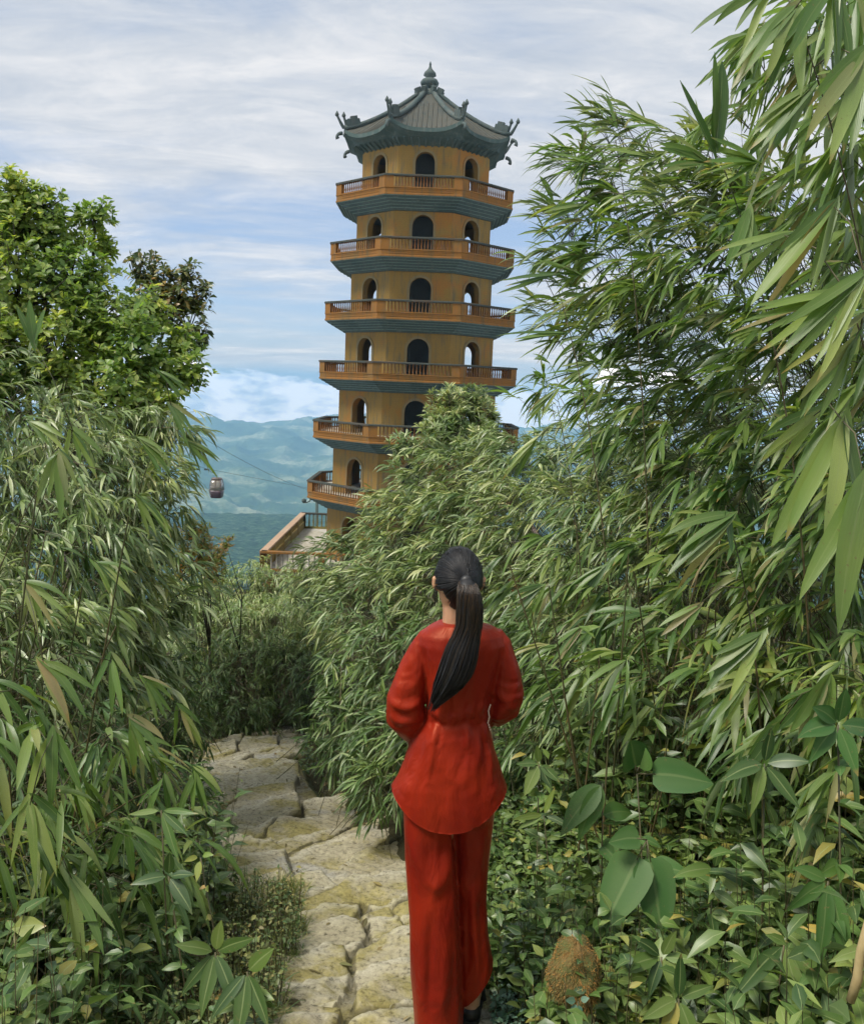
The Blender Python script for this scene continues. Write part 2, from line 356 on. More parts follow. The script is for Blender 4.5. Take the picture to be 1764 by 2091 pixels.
def thicket(name, blobs, mat, label, cat, wind, L, Wr, k=6, spread=.5, droop=.35, seg=4, outw=.5, cover=2.6, twig=True, twlen=1.0, jitter=.45, kind='stuff', shell=(.45, 1.03)):
    Lv = Leaves(); TP = []
    for b in blobs:
        sc = b[6] if len(b) > 6 else 1.0
        Ls = (L[0]*sc, L[1]*sc)
        P, d = blob_pts(b, 1, sum(Ls)/2, (Wr[0]+Wr[1])/2, k, cover=cover, shell=shell)
        w = np.array(wind(b) if callable(wind) else wind)
        D = nrm(w+d*outw+rng.normal(0, jitter, P.shape))
        sprigs(Lv, P, D, k, Ls, Wr, spread, droop, seg)
        if twig:
            m = len(P); t = np.array([0, .5, 1.0]); back = rng.uniform(.25, .6, m)*twlen
            pts = P[:, None]-D[:, None]*(t*1.0)[None, :, None]*back[:, None, None]+np.array([0, 0, -1.0])*(t**2)[None, :, None]*back[:, None, None]*.8
            TP.append(pts)
    o = Lv.build(name, mat); tag(o, label, cat, None, kind)
    if TP:
        TP = np.concatenate(TP); V, Q = tubes_np(TP, np.repeat(np.array([[.0012, .0022, .0032]]), len(TP), 0), 3)
        link('twig', npmesh('twig', V, Q, M['stem']), o)
    return o

# ================================================================== GROUND, PATH, VALLEY
PATH = [(-3, .25, 1.15), (0, .15, 1.1), (1.5, .02, .95), (2.4, -.05, .80), (3.0, -.12, .85), (3.6, -.38, .80), (4.2, -.62, .72), (5.0, -.95, .62), (6.0, -1.3, .58), (7.2, -1.65, .56), (8.6, -2.0, .58), (10, -2.3, .6), (14, -3.2, .6), (60, -6, .6)]
_py = np.array([p[0] for p in PATH]); _pc = np.array([p[1] for p in PATH]); _pw = np.array([p[2] for p in PATH])
def zplane(y):
    y = np.asarray(y, float)
    return np.where(y < 12, GZ0+GS*(y-GY0), GZ0+GS*(12-GY0)-.215*(y-12))
def zground(x, y):
    x = np.asarray(x, float); y = np.asarray(y, float)
    c = np.interp(y, _py, _pc); w = np.interp(y, _py, _pw); d = np.abs(x-c)-w
    side = np.clip(d, 0, 3)
    z = zplane(y)-.05+np.where(x > c, .42, .16)*side-.30*np.clip(.25-d, 0, .25)/.25*(y < 11)*(y > -2.6)
    z = z+(fbm(x*1.3+40, y*1.3+40, 4, 3)-.5)*.25*np.clip(d*2, 0, 1)
    r = np.hypot(x, y); z = z-np.clip(np.abs(x)-12, 0, 100)*.5-np.clip(y-58, 0, 200)*.75
    return z
soil, T = newmat('soil')
co = T.n('TexCoord').outputs['Object']
a = T.n('TexNoise', Vector=co, Scale=16.0, Detail=9, Roughness=.75).outputs[0]
col = T.ramp(a, [(.3, (.03, .028, .014)), (.5, (.055, .05, .022)), (.68, (.10, .095, .05))])
p = T.n('BsdfPrincipled', Base__Color=col, Roughness=.95, Specular__IOR__Level=.15)
T.link(T.n('Bump', Height=a, Strength=.8, Distance=.04).outputs[0], p.inputs['Normal']); finish(T, p.outputs[0])
xs = np.concatenate([-np.geomspace(60, 5, 26), np.linspace(-4.9, 5, 110), np.geomspace(5.1, 60, 26)])
ys = np.concatenate([np.linspace(-8, -1, 8), np.linspace(-.9, 12, 140), np.geomspace(12.2, 110, 50)])
X, Y = np.meshgrid(xs, ys)
tag(link('ground', npmesh('ground', np.stack([X, Y, zground(X, Y)], -1), grid_quads(len(xs), len(ys)), soil)), kind='structure')

# stones of the stepped path, surveyed corner by corner
def k6(pts): return [gnd((700+x/1.613)/1.9586, (2800+y/1.613)/1.9586)[:2] for x, y in pts]
def k5(pts): return [gnd((1500+x/2.1)/1.9586, (3100+y/2.1)/1.9586)[:2] for x, y in pts]
ST = [k6(q) for q in [
 [(470, 195), (560, 150), (640, 165), (645, 235), (450, 230)], [(650, 190), (830, 150), (850, 240), (650, 238)],
 [(250, 272), (450, 237), (432, 268), (390, 284), (235, 296)], [(215, 302), (395, 288), (395, 345), (175, 364)], [(402, 302), (440, 264), (660, 262), (672, 315), (430, 345)], [(668, 262), (840, 240), (840, 290), (680, 318)],
 [(160, 374), (490, 350), (500, 373), (370, 398), (150, 405)], [(507, 350), (668, 324), (860, 300), (840, 350), (600, 385), (507, 385)],
 [(130, 412), (480, 402), (700, 392), (800, 400), (820, 505), (120, 508)], [(120, 514), (800, 512), (760, 560), (560, 575), (405, 590), (300, 568), (110, 565)],
 [(100, 575), (290, 575), (405, 630), (340, 662), (80, 668)], [(420, 602), (570, 584), (780, 570), (800, 640), (600, 655), (350, 690)],
 [(60, 690), (270, 680), (300, 740), (290, 900), (30, 900)],
 [(290, 742), (370, 696), (800, 672), (825, 750), (640, 790), (560, 850), (350, 900), (295, 860)], [(825, 668), (1100, 640), (1200, 700), (1190, 756), (850, 772)],
 [(570, 855), (650, 796), (850, 782), (1250, 764), (1040, 858), (730, 952), (640, 902)],
 [(120, 990), (350, 908), (620, 910), (725, 960), (740, 1085), (400, 1130), (120, 1120)],
 [(742, 958), (1060, 872), (1470, 778), (1600, 760), (1600, 850), (1480, 872), (1150, 1008), (930, 1106), (765, 1138)],
 [(955, 1112), (1150, 1018), (1480, 930), (1620, 880), (1620, 1050), (1490, 1088), (1330, 1118), (1080, 1190)],
 [(400, 1150), (690, 1110), (740, 1150), (700, 1300), (400, 1330)],
 [(735, 1160), (770, 1146), (950, 1116), (1062, 1192), (900, 1260), (715, 1300)],
 [(720, 1312), (900, 1275), (1080, 1205), (1330, 1134), (1500, 1100), (1640, 1080), (1640, 1260), (1280, 1355), (1210, 1270), (1150, 1395), (1000, 1400), (735, 1450)],
 [(350, 1420), (700, 1320), (728, 1448), (690, 1530), (330, 1560)],
 [(740, 1462), (1080, 1410), (1175, 1408), (1240, 1500), (1135, 1612), (1095, 1598), (720, 1550)],
 [(1200, 1400), (1270, 1366), (1370, 1336), (1490, 1468), (1280, 1545)], [(1385, 1330), (1660, 1270), (1700, 1420), (1505, 1462)],
 [(590, 1690), (720, 1566), (1095, 1618), (1122, 1740), (1108, 1870), (1040, 1930), (640, 1932), (560, 1880)],
 [(1150, 1620), (1270, 1556), (1510, 1476), (1720, 1440), (1720, 1780), (1520, 1815), (1330, 1850), (1190, 1850), (1150, 1750)],
 [(1165, 1950), (1200, 1872), (1330, 1862), (1530, 1826), (1740, 1800), (1740, 1980), (1545, 2000), (1165, 2000)],
 [(470, 2240), (540, 2000), (880, 1962), (1095, 1990), (1050, 2120), (900, 2240)], [(1060, 2240), (1110, 2080), (1170, 2014), (1550, 2014), (1740, 1996), (1720, 2240)],
]] + [k5(q) for q in [
 [(930, 1120), (1150, 1045), (1420, 1050), (1440, 1240), (1180, 1285), (900, 1250)], [(900, 1275), (1180, 1300), (1430, 1262), (1420, 1560), (1180, 1600), (900, 1640)],
 [(880, 1665), (1180, 1620), (1420, 1600), (1420, 1780), (1180, 1745), (860, 1800)], [(740, 1830), (860, 1815), (1170, 1765), (1200, 2091), (1180, 2200), (740, 2200)], [(1215, 1800), (1420, 1800), (1500, 2200), (1225, 2200)]]]
for yy in np.arange(-2.4, 1.75, .62):      # the same paving carried on behind the photographer
    c0 = float(np.interp(yy, _py, _pc)); w0 = float(np.interp(yy, _py, _pw)); e = c0-w0
    while e < c0+w0:
        w_ = random.uniform(.5, .9); ST.append([np.array(q) for q in ((e+.02, yy+.02), (e+w_-.02, yy+.0), (e+w_-.03, yy+.58), (e+.01, yy+.6))]); e += w_
gx = np.arange(-3.6, 1.5, .0135); gy = np.concatenate([np.arange(-2.4, 2.2, .05), np.arange(2.2, 5.2, .0135), np.arange(5.2, 10.5, .02)])
GX, GY = np.meshgrid(gx, gy)
wx = GX+(fbm(GX*7, GY*7, 5, 11, .6)-.5)*.05; wy = GY+(fbm(GX*7+50, GY*7+9, 5, 12, .6)-.5)*.05
best = np.full(GX.shape, -1.0); hh = zplane(GY)-.028; sid = np.zeros(GX.shape)
for i, q in enumerate(ST):
    q = np.array([np.array(p)[:2] for p in q]); area = 0
    for j in range(len(q)): area += q[j][0]*q[(j+1) % len(q)][1]-q[(j+1) % len(q)][0]*q[j][1]
    if area < 0: q = q[::-1]
    m = (wx > q[:, 0].min()-.05) & (wx < q[:, 0].max()+.05) & (wy > q[:, 1].min()-.05) & (wy < q[:, 1].max()+.05)
    ix = np.where(m); px, py = wx[ix], wy[ix]; inside = np.zeros(len(px), bool); dist = np.full(len(px), 9.0)
    for j in range(len(q)):
        a0, b0 = q[j], q[(j+1) % len(q)]; e = b0-a0
        tt = np.clip(((px-a0[0])*e[0]+(py-a0[1])*e[1])/(e@e+1e-9), 0, 1); dist = np.minimum(dist, np.hypot(px-a0[0]-tt*e[0], py-a0[1]-tt*e[1]))
        cond = ((a0[1] > py) != (b0[1] > py)); xi = a0[0]+(py-a0[1])*e[0]/(e[1] if abs(e[1]) > 1e-9 else 1e-9); inside ^= cond & (px < xi)
    cq = q.mean(0); rs = np.random.default_rng(i); tl = rs.normal(0, .045, 2)
    flat = .50
    ztop = float(zplane(cq[1]))+flat*(zplane(py)-float(zplane(cq[1])))+(px-cq[0])*tl[0]+rs.uniform(-.018, .022)
    edge = np.clip(dist/.012, 0, 1); prof = (1-(1-edge)**3)
    z = hh[ix]*(1-prof)+ztop*prof
    hh[ix] = np.where(inside, z, hh[ix]); best[ix] = np.where(inside, dist, best[ix]); sid[ix] = np.where(inside, rs.random(), sid[ix])
hh = hh+(fbm(GX*3.2, GY*3.2, 6, 21, .62)-.5)*.040+(ridged(GX*2.2-GY*1.0, GY*15+GX*5, 5, 31, .6)-.6)*.022
hh = hh-.018*np.clip((fbm(GX*4+9, GY*4+3, 3, 77)-.60)*9, 0, 1)
dd = np.abs(GX-np.interp(GY, _py, _pc))-np.interp(GY, _py, _pw)
_q = (GY*math.cos(R(22))-GX*math.sin(R(22)))/np.interp(GY, [2.5, 5, 9], [.17, .20, .26])+(fbm(GX*2.1, GY*2.1, 5, 61, .6)-.5)*1.5
_fr = _q-np.floor(_q); hh = hh+np.where(best > 0, .020*(_fr-np.clip((_fr-.93)/.07, 0, 1)), 0)
hh = np.where(best < 0, hh-.015-np.clip(dd-.10, 0, 1)*.5, hh-np.clip(dd-.55, 0, 1)*.3)
pst, T = newmat('path_stone')
at_ = T.n('Attribute', _attribute_name='leaf').outputs['Vector']; sp = T.n('SeparateXYZ', i0=at_)
co = T.n('TexCoord').outputs['Object']
big = T.n('TexNoise', Vector=co, Scale=2.3, Detail=8, Roughness=.68, Distortion=.4).outputs[0]
fine = T.n('TexNoise', Vector=co, Scale=38.0, Detail=7, Roughness=.75).outputs[0]
mid = T.n('TexNoise', Vector=co, Scale=9.0, Detail=7, Roughness=.7).outputs[0]
base = T.mix(sp.outputs[1], (.34, .305, .205), (.43, .395, .285))
moss = T.mix(T.smooth(mid, .4, .65), (.25, .215, .07), (.33, .29, .115))
gapm = T.math('SUBTRACT', 1.0, T.smooth(sp.outputs[0], -.0, .07))
mf = T.smooth(T.math('ADD', big, T.math('MULTIPLY', gapm, .05)), .47, .60)
col = T.mix(T.math('MULTIPLY', mf, .9), base, moss)
col = T.mix(T.math('MULTIPLY', T.smooth(mid, .56, .72), .5), col, (.30, .27, .20))
wet = T.smooth(T.n('TexNoise', Vector=co, Scale=1.6, Detail=6).outputs[0], .56, .62)
col = T.mix(T.math('MULTIPLY', wet, .5), col, (.36, .36, .35))
lip = T.math('MULTIPLY', T.smooth(sp.outputs[2], .60, .88), T.math('SUBTRACT', 1.0, T.smooth(sp.outputs[2], .90, .94)))
col = T.mix(T.math('MULTIPLY', lip, .55), col, (.50, .47, .37))
col = T.mix(T.math('MULTIPLY', T.smooth(sp.outputs[2], .93, .97), .65), col, (.09, .075, .035))
col = T.mix(1.0, col, T.ramp(fine, [(.34, (.30, .28, .24)), (.46, (.92, .92, .90)), (.62, (1.2, 1.2, 1.15)), (.70, (1.5, 1.5, 1.45))]), 'MULTIPLY')
crk = T.math('MULTIPLY', T.smooth(sp.outputs[0], -.02, -.006), T.math('SUBTRACT', 1.0, T.smooth(sp.outputs[0], .0, .012)))
col = T.mix(T.math('MULTIPLY', crk, .6), col, (.035, .03, .014))
soilm = T.math('SUBTRACT', 1.0, T.smooth(sp.outputs[0], -.9, -.7))
col = T.mix(T.math('MULTIPLY', T.math('SUBTRACT', 1.0, T.smooth(sp.outputs[0], -.5, -.03)), .75), col, (.20, .18, .065))
col = T.mix(soilm, col, (.07, .075, .03))
p = T.n('BsdfPrincipled', Base__Color=col, Roughness=.85, Specular__IOR__Level=.3)
T.link(T.n('Bump', Height=fine, Strength=.9, Distance=.012).outputs[0], p.inputs['Normal']); finish(T, p.outputs[0])
A = np.stack([np.where(best < 0, np.where(dd > .12, -1.0, -.012-.0*dd), best), sid, _fr], -1)
tag(link('stone_path', npmesh('stone_path', np.stack([GX, GY, hh], -1), grid_quads(len(gx), len(gy)), pst, A.reshape(-1, 3))), kind='structure')
def zpath(x, y):
    j = int(np.clip(np.searchsorted(gy, y), 0, len(gy)-1)); i = int(np.clip(np.searchsorted(gx, x), 0, len(gx)-1)); return float(hh[j, i])

# far country seen over the edge
vm, T = newmat('valley_cover')
co = T.n('TexCoord').outputs['Object']
a = T.n('TexNoise', Vector=co, Scale=.0045, Detail=9, Roughness=.6).outputs[0]
b = T.n('TexNoise', Vector=co, Scale=.07, Detail=8, Roughness=.85).outputs[0]
nz = T.n('SeparateXYZ', i0=T.n('NewGeometry').outputs['Normal']).outputs[2]
far_ = T.smooth(T.n('SeparateXYZ', i0=co).outputs[1], 1450, 2000)
fcol = T.ramp(b, [(.36, (.012, .035, .022)), (.5, (.05, .11, .06)), (.62, (.15, .25, .13))])
gcol = T.ramp(a, [(.35, (.04, .10, .05)), (.50, (.12, .20, .09)), (.60, (.42, .46, .28))])
gcol = T.mix(T.math('MULTIPLY', T.smooth(b, .45, .6), .5), gcol, (.05, .10, .05))
p = T.n('BsdfPrincipled', Base__Color=T.mix(far_, fcol, gcol), Roughness=.95, Specular__IOR__Level=.1)
T.link(T.n('Bump', Height=b, Strength=1.0, Distance=9.0).outputs[0], p.inputs['Normal']); finish(T, p.outputs[0])
rr = np.concatenate([np.geomspace(85, 1390, 160), np.linspace(1400, 5800, 560)]); aa = np.linspace(R(-34), R(34), 620)
RR, AA = np.meshgrid(rr, aa); X = RR*np.sin(AA); Y = RR*np.cos(AA)
base = np.interp(RR, [85, 200, 500, 900, 1380, 1700, 2200, 2700, 3400, 4200, 5000, 5800], [-38, -110, -150, -186, -199, -290, -370, -335, -370, -345, -310, -270])
amp = np.interp(RR, [85, 700, 1400, 1900, 2700, 4000, 5000, 5800], [6, 16, 24, 95, 125, 120, 110, 110])
Z = base+amp*(ridged(X/800+3.3, Y/800+1.2, 7, 5, .52)-.62)*1.6
Z = Z+np.clip((RR-1450)/400, 0, 1)*(ridged(X/260+9, Y/330+4, 6, 15, .55)-.6)*85
Z = Z+np.where(RR < 1700, (fbm(X/16, Y/16, 3, 9)-.5)*9, 0)
tag(link('hills', npmesh('hills', np.stack([X, Y, Z], -1), grid_quads(len(rr), len(aa)), vm)), kind='structure')

# ================================================================== PAGODA
TS = 50/46
TX, TY = -.9695*TS, 50.0
S_ = [v*TS for v in (3.50, 3.66, 3.82, 3.99, 4.18, 4.36)]
ZR = [v*TS for v in (9.33, 6.57, 3.75, .93, -1.96, -4.97)]
ZF = -9.75                                   # terrace floor
OVER = 1.27; TAN = math.tan(R(22.5))
pg = thing('pagoda', (TX, TY, ZF), 'tall ochre octagonal pagoda with six balustraded galleries and a grey curved roof', 'pagoda')
def fpt(i, u, a, z):
    """point on octagon face i: u along the face, a outwards"""
    ph = R(-90+45*i); n = (math.cos(ph), math.sin(ph)); t = (-n[1], n[0])
    return (TX+n[0]*a+t[0]*u, TY+n[1]*a+t[1]*u, z)
def octa(a, z, tw=0): return [(TX+a/math.cos(R(22.5))*math.cos(R(-112.5+45*k)), TY+a/math.cos(R(22.5))*math.sin(R(-112.5+45*k)), z) for k in range(8)]
def wall_storey(aw, z0, z1, zb, dw, dh, th=.32, closed=()):
    """eight walls, each with an arched opening"""
    wl = MB(); trs = []
    for i in range(8):
        ho = aw*TAN; hi = (aw-th)*TAN; ns = 12; r = dw/2; zs = zb+dh-r
        arc = [(-r, zb)]+[(-r*math.cos(math.pi*k/ns), zs+r*math.sin(math.pi*k/ns)) for k in range(ns+1)]+[(r, zb)]
        for a_, h_, flip in ((aw, ho, False), (aw-th, hi, True)):
            v = []; f = []
            for (u, z) in arc: v.append(fpt(i, u, a_, z))
            n = len(arc)
            outer = [(-h_, zb)]+[(-h_+2*h_*k/ns, z1) for k in range(ns+1)]+[(h_, zb)]
            for (u, z) in outer: v.append(fpt(i, u, a_, z))
            for k in range(n-1): q = (k, k+1, n+k+1, n+k); f.append(q if flip else q[::-1])
            if z0 < zb-.01:
                b0 = len(v); v += [fpt(i, -h_, a_, z0), fpt(i, h_, a_, z0), fpt(i, h_, a_, zb), fpt(i, -h_, a_, zb)]; f.append((b0, b0+1, b0+2, b0+3))
            wl.add(v, f)
        rv = [fpt(i, u, aw, z) for u, z in arc]+[fpt(i, u, aw-th, z) for u, z in arc]; n = len(arc)
        wl.add(rv, [(k, k+1, n+k+1, n+k) for k in range(n-1)])
        # raised surround
        pr = .035; w_ = .13; a1 = []; 
        o2 = [(-r-w_, zb)]+[(-(r+w_)*math.cos(math.pi*k/ns), zs+(r+w_)*math.sin(math.pi*k/ns)) for k in range(ns+1)]+[(r+w_, zb)]
        v = [fpt(i, u, aw+pr, z) for u, z in arc]+[fpt(i, u, aw+pr, z) for u, z in o2]+[fpt(i, u, aw-.02, z) for u, z in o2]+[fpt(i, u, aw-.02, z) for u, z in arc]
        f = []
        for k in range(n-1):
            f += [(k, n+k, n+k+1, k+1), (n+k, 2*n+k, 2*n+k+1, n+k+1), (k, k+1, 3*n+k+1, 3*n+k)]
        tr = MB(); tr.add(v, f); trs.append(tr)
    return wl, trs
def gallery(a, zr, aw_below):
    """deck, apron, stepped cornice under it, cap rail and balusters"""
    s = a*TAN; za = zr-.62; zb = zr-.98
    dk = MB()
    dk.rings([octa(a-.02, za-.17), octa(a-.02, za-.02), ], True, False); deck = dk.build('gallery_floor', M['concrete'], pg)
    ap = MB()
    ap.rings([octa(a-.16, zb), octa(a+.03, zb), octa(a+.03, zb+.07), octa(a, zb+.09), octa(a, za-.05), octa(a+.03, za-.03), octa(a+.03, za+.03), octa(a-.16, za+.03), octa(a-.16, zb+.2)], False, False)
    ap.rings([octa(a-.16, zb+.001), octa(aw_below-.3, zb+.001)], False, False)
    for i in range(8):
        for sgn in (-1, 1):
            hw = s; w_ = .42
            u0, u1 = sgn*hw*1.0, sgn*(hw-w_)
            q = [fpt(i, u0, a+.02, za), fpt(i, u1, a+.02, za), fpt(i, u1, a-.15, za), fpt(i, u0-sgn*.07, a-.15, za)]
            q2 = [(x, y, zr-.10) for x, y, _ in q]; ap.add(q+q2, [(0, 1, 5, 4), (1, 2, 6, 5), (2, 3, 7, 6), (3, 0, 4, 7)])
        # recessed panel line on the apron
        for dz in (zb+.16, za-.10):
            q = [fpt(i, -s+.45, a+.018, dz), fpt(i, s-.45, a+.018, dz), fpt(i, s-.45, a+.018, dz+.025), fpt(i, -s+.45, a+.018, dz+.025)]
            q2 = [fpt(i, -s+.45, a-.01, dz), fpt(i, s-.45, a-.01, dz), fpt(i, s-.45, a-.01, dz+.025), fpt(i, -s+.45, a-.01, dz+.025)]
            ap.add(q+q2, [(0, 1, 2, 3), (0, 4, 5, 1), (3, 2, 6, 7)])
    ap.build('gallery_parapet', M['orangeW'], pg)
    cp = MB()
    cp.rings([octa(a-.19, zr-.10), octa(a+.06, zr-.10), octa(a+.06, zr-.03), octa(a+.03, zr), octa(a-.16, zr), octa(a-.19, zr-.03), octa(a-.19, zr-.10)], False, False)
    cap = cp.build('cap_rail', M['darkteal'], pg)
    for i in range(8):
        bl = MB(); n = 19; x0 = -s+.46; x1 = s-.46
        for k in range(n):
            u = x0+(x1-x0)*(k+.5)/n; c = fpt(i, u, a-.065, za+.03); h = zr-.10-(za+.03)
            bl.lathe([(.042, 0), (.042, .04), (.028, .06), (.045, h*.35), (.03, h*.62), (.026, h-.07), (.042, h-.04), (.042, h)], c, 6)
        bl.build('balustrade', M['balus'], pg)
    co_ = MB(); st = 5; zt = zb-.001; zc = zb-.56; r = []
    for k in range(st):
        a0 = (a-.05)*(1-k/st)+aw_below*(k/st); a1 = (a-.05)*(1-(k+1)/st)+aw_below*((k+1)/st)
        z0 = zt-(zt-zc)*k/st; z1 = zt-(zt-zc)*(k+1)/st
        r += [octa(a0, z0), octa(a0, z0-(z0-z1)*.45), octa(a0-.05, z0-(z0-z1)*.5), octa(a0-.06, z1)]
    r.append(octa(aw_below-.02, zc-.02))
    co_.rings(r, False, False); cob = co_.build('stepped_cornice', M['teal'], pg)
    mo = MB()
    for k in range(st):
        a0 = (a-.05)*(1-k/st)+aw_below*(k/st); z0 = zt-(zt-zc)*k/st; hh_ = (zt-zc)/st
        mo.rings([octa(a0-.03, z0-hh_*.30), octa(a0+.045, z0-hh_*.26), octa(a0+.05, z0-hh_*.02), octa(a0-.03, z0-.002)], False, False)
    mo.build('moulding', M['mould'], cob)
    return za, zc
APO = [v*1.2071 for v in S_]
AW = [a-OVER for a in APO]                    # wall apothem of the storey standing on gallery l
for l in range(6):
    below = AW[l+1] if l < 5 else AW[5]+.24
    gallery(APO[l], ZR[l], below)
DWS = [.98, 1.08, 1.10, 1.12, 1.15, 1.18, 1.2]
eave_z = 12.15
for l in range(7):
    aw = AW[l] if l < 6 else AW[5]+.24
    zb = ZR[l]-.62 if l < 6 else ZF
    z1 = (ZR[l-1]-.98-.3) if l > 0 else eave_z-.05
    dh = [2.0, 1.9, 1.85, 1.85, 1.85, 1.9, 2.5][l]
    wl, tr = wall_storey(aw, zb-.2, z1, zb, DWS[l], dh)
    w_o = wl.build('storey_wall', M['ochre'], pg); [q.build('arch_surround', M['trim'], w_o) for q in tr]
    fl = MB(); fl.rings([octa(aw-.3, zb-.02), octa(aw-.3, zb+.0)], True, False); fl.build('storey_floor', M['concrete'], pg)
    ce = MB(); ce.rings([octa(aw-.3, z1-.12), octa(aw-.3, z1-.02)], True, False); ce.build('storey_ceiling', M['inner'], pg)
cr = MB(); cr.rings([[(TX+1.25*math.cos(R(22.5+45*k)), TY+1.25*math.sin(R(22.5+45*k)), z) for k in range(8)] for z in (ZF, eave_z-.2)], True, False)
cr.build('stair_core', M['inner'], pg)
# roof
ae = 4.15; ap_z = 15.38
def ev(t, k, a=ae):           # eave line: k face, t -1..1 along it; corners kick up and out
    kick = abs(t)**3; return fpt(k, t*a*TAN*(1+.03*kick), a*(1+.03*kick), 12.42+.42*kick)
rf = MB(); ntp = 9; nr = 10
for i in range(8):
    grid = []
    for r_ in range(nr+1):
        q = r_/nr; row = []
        for j in range(ntp+1):
            t = -1+2*j/ntp; e = ev(t, i); a_ = ae*(1-q)+.30*q; kk = abs(t)**3*(1-q)**2
            zz_ = 12.42+(ap_z-12.42)*(q**1.28*.62+q*.38)
            u = t*a_*TAN*(1+.03*kk); row.append(fpt(i, u, a_*(1+.03*kk), zz_+.42*kk))
        grid.append(row)
    v = [p for row in grid for p in row]; n = ntp+1
    rf.add(v, [(a*n+b, a*n+b+1, (a+1)*n+b+1, (a+1)*n+b) for a in range(nr) for b in range(ntp)], True)
    # tile ribs
rf.build('roof_tiles', M['tile'], pg)
rb = MB()
for i in range(8):
    for k in range(-6, 7):
        f_ = k/7.0; pts = []
        for r_ in range(8):
            q = r_/nr; a_ = ae*(1-q)+.30*q; u = f_*ae*TAN
            if abs(u) > a_*TAN-.06: break
            t = u/(a_*TAN); kk = abs(t)**3*(1-q)**2; zz_ = 12.42+(ap_z-12.42)*(q**1.28*.62+q*.38)
            pts.append(fpt(i, u, a_, zz_+.42*kk+.01))
        if len(pts) > 1: rb.tube(pts, .035, 5)
rb.build('tile_rolls', M['tile'], pg)
ea = MB()
for i in range(8):
    n = 14; r = [[], [], [], [], [], []]
    for j in range(n+1):
        t = -1+2*j/n; kk = abs(t)**3; u = t*TAN
        for q_, (a_, dz) in enumerate(((ae+.02, .03), (ae+.03, -.16), (ae-.12, -.2), (ae-.38, -.30), (AW[0]+.30, -.42), (AW[0]-.02, -.62))):
            w_ = max(0, (a_-AW[0])/(ae-AW[0])); K = kk*w_
            r[q_].append(fpt(i, u*a_*(1+.03*K), a_*(1+.03*K), 12.42+.42*K+dz))
    v = [p for row in r for p in row]; m = n+1
    ea.add(v, [(a*m+b, (a+1)*m+b, (a+1)*m+b+1, a*m+b+1) for a in range(5) for b in range(n)], False)
    for k in range(9):       # brackets under the eave
        u = (k/8-.5)*2*AW[0]*TAN*.95
        c1, c2 = fpt(i, u, AW[0], 11.78), fpt(i, u*1.12, ae-.35, 12.06)
        ea.tube([c1, c2], .05, 4, False)
ea.build('eave', M['teal'], pg)
for i in range(8):
    ph = R(-90+45*i+22.5)
    d = (math.cos(ph), math.sin(ph)); c22 = 1/math.cos(R(22.5))
    def rp(q, dz=0, out=0):
        kk = (1-q)**2; a_ = ae*(1-q)+.30*q
        zz_ = 12.42+(ap_z-12.42)*(q**1.28*.62+q*.38)
        rad = a_*c22*(1+.03*kk)+out; return (TX+d[0]*rad, TY+d[1]*rad, zz_+.42*kk+dz)
    hp = MB(); hp.tube([rp(q, .07) for q in np.linspace(0, 1, 14)], [.14]*12+[.12, .10], 6)
    tn = (-d[1], d[0])
    hip = hp.build('hip_ridge', M['ridge'], pg)
    # carved block, curled horns with bulb tips, scroll
    orn = MB(); Mx = Matrix.Translation(Vector(rp(.10, .24))) @ Matrix.Rotation(ph, 4, 'Z') @ Matrix.Rotation(R(14), 4, 'Y')
    orn.box((0, 0, 0), (.75, .22, .40), Mx); orn.box((-.1, 0, .26), (.36, .18, .18), Mx); orn.box((.2, 0, .20), (.12, .12, .10), Mx)
    for s_, (o0, o1, zt) in enumerate(((.22, .62, .58), (.02, .26, .58))):
        b0 = Vector(rp(.0, .08)); pts = [b0+Vector((d[0]*(o0+(o1-o0)*t-.2), d[1]*(o0+(o1-o0)*t-.2), .05*math.sin(t*3)+zt*t**1.6)) for t in np.linspace(0, 1, 8)]
        orn.tube(pts, [.10, .09, .085, .08, .07, .065, .06, .055], 6)
        e = pts[-1]; orn.lathe([(.02, -.10), (.085, -.05), (.11, .02), (.07, .1), (.02, .20)], e, 8)
    for t0 in np.linspace(.3, 1.9, 6):     # scroll under the tip
        pass
    sc_ = [Vector(rp(0, -.18))+Vector((d[0]*(.34*math.cos(t)+.05), d[1]*(.34*math.cos(t)+.05), -.22+.26*math.sin(t)-.04*t)) for t in np.linspace(1.4, -1.6, 9)]
    orn.tube(sc_[:6], [.10, .10, .09, .08, .09, .11], 6)
    orn.build('ridge_ornament', M['ridge'], hip)
fn = MB(); c = (TX, TY, ap_z)
fn.lathe([(.62, -.35), (.62, -.12), (.45, -.05), (.40, .08), (.24, .14), (.22, .22), (.46, .34), (.50, .48), (.40, .62), (.24, .70), (.20, .76), (.34, .84), (.30, .98), (.16, 1.12), (.10, 1.2), (.05, 1.34), (.07, 1.38), (.02, 1.55)], c, 16)
for k in range(8):
    a_ = R(22.5+45*k); Mx = Matrix.Translation(Vector((TX+.62*math.cos(a_), TY+.62*math.sin(a_), ap_z-.02))) @ Matrix.Rotation(a_, 4, 'Z') @ Matrix.Rotation(R(25), 4, 'Y')
    fn.box((0, 0, 0), (.34, .2, .34), Mx)
fn.build('finial', M['ridge'], pg)
# lamp bracket hanging at the lowest gallery corner
lb = MB(); c = Vector(fpt(6, .6, APO[5], ZR[5]-1.15))
lb.tube([c, c+Vector((-.1, -.1, -.25)), c+Vector((-.3, -.15, -.35)), c+Vector((-.42, -.15, -.2))], .035, 6); lb.lathe([(.05, -.12), (.13, -.05), (.13, .08), (.04, .14)], c+Vector((-.42, -.15, -.25)), 8)
lb.build('loudspeaker', M['ridge'], pg)

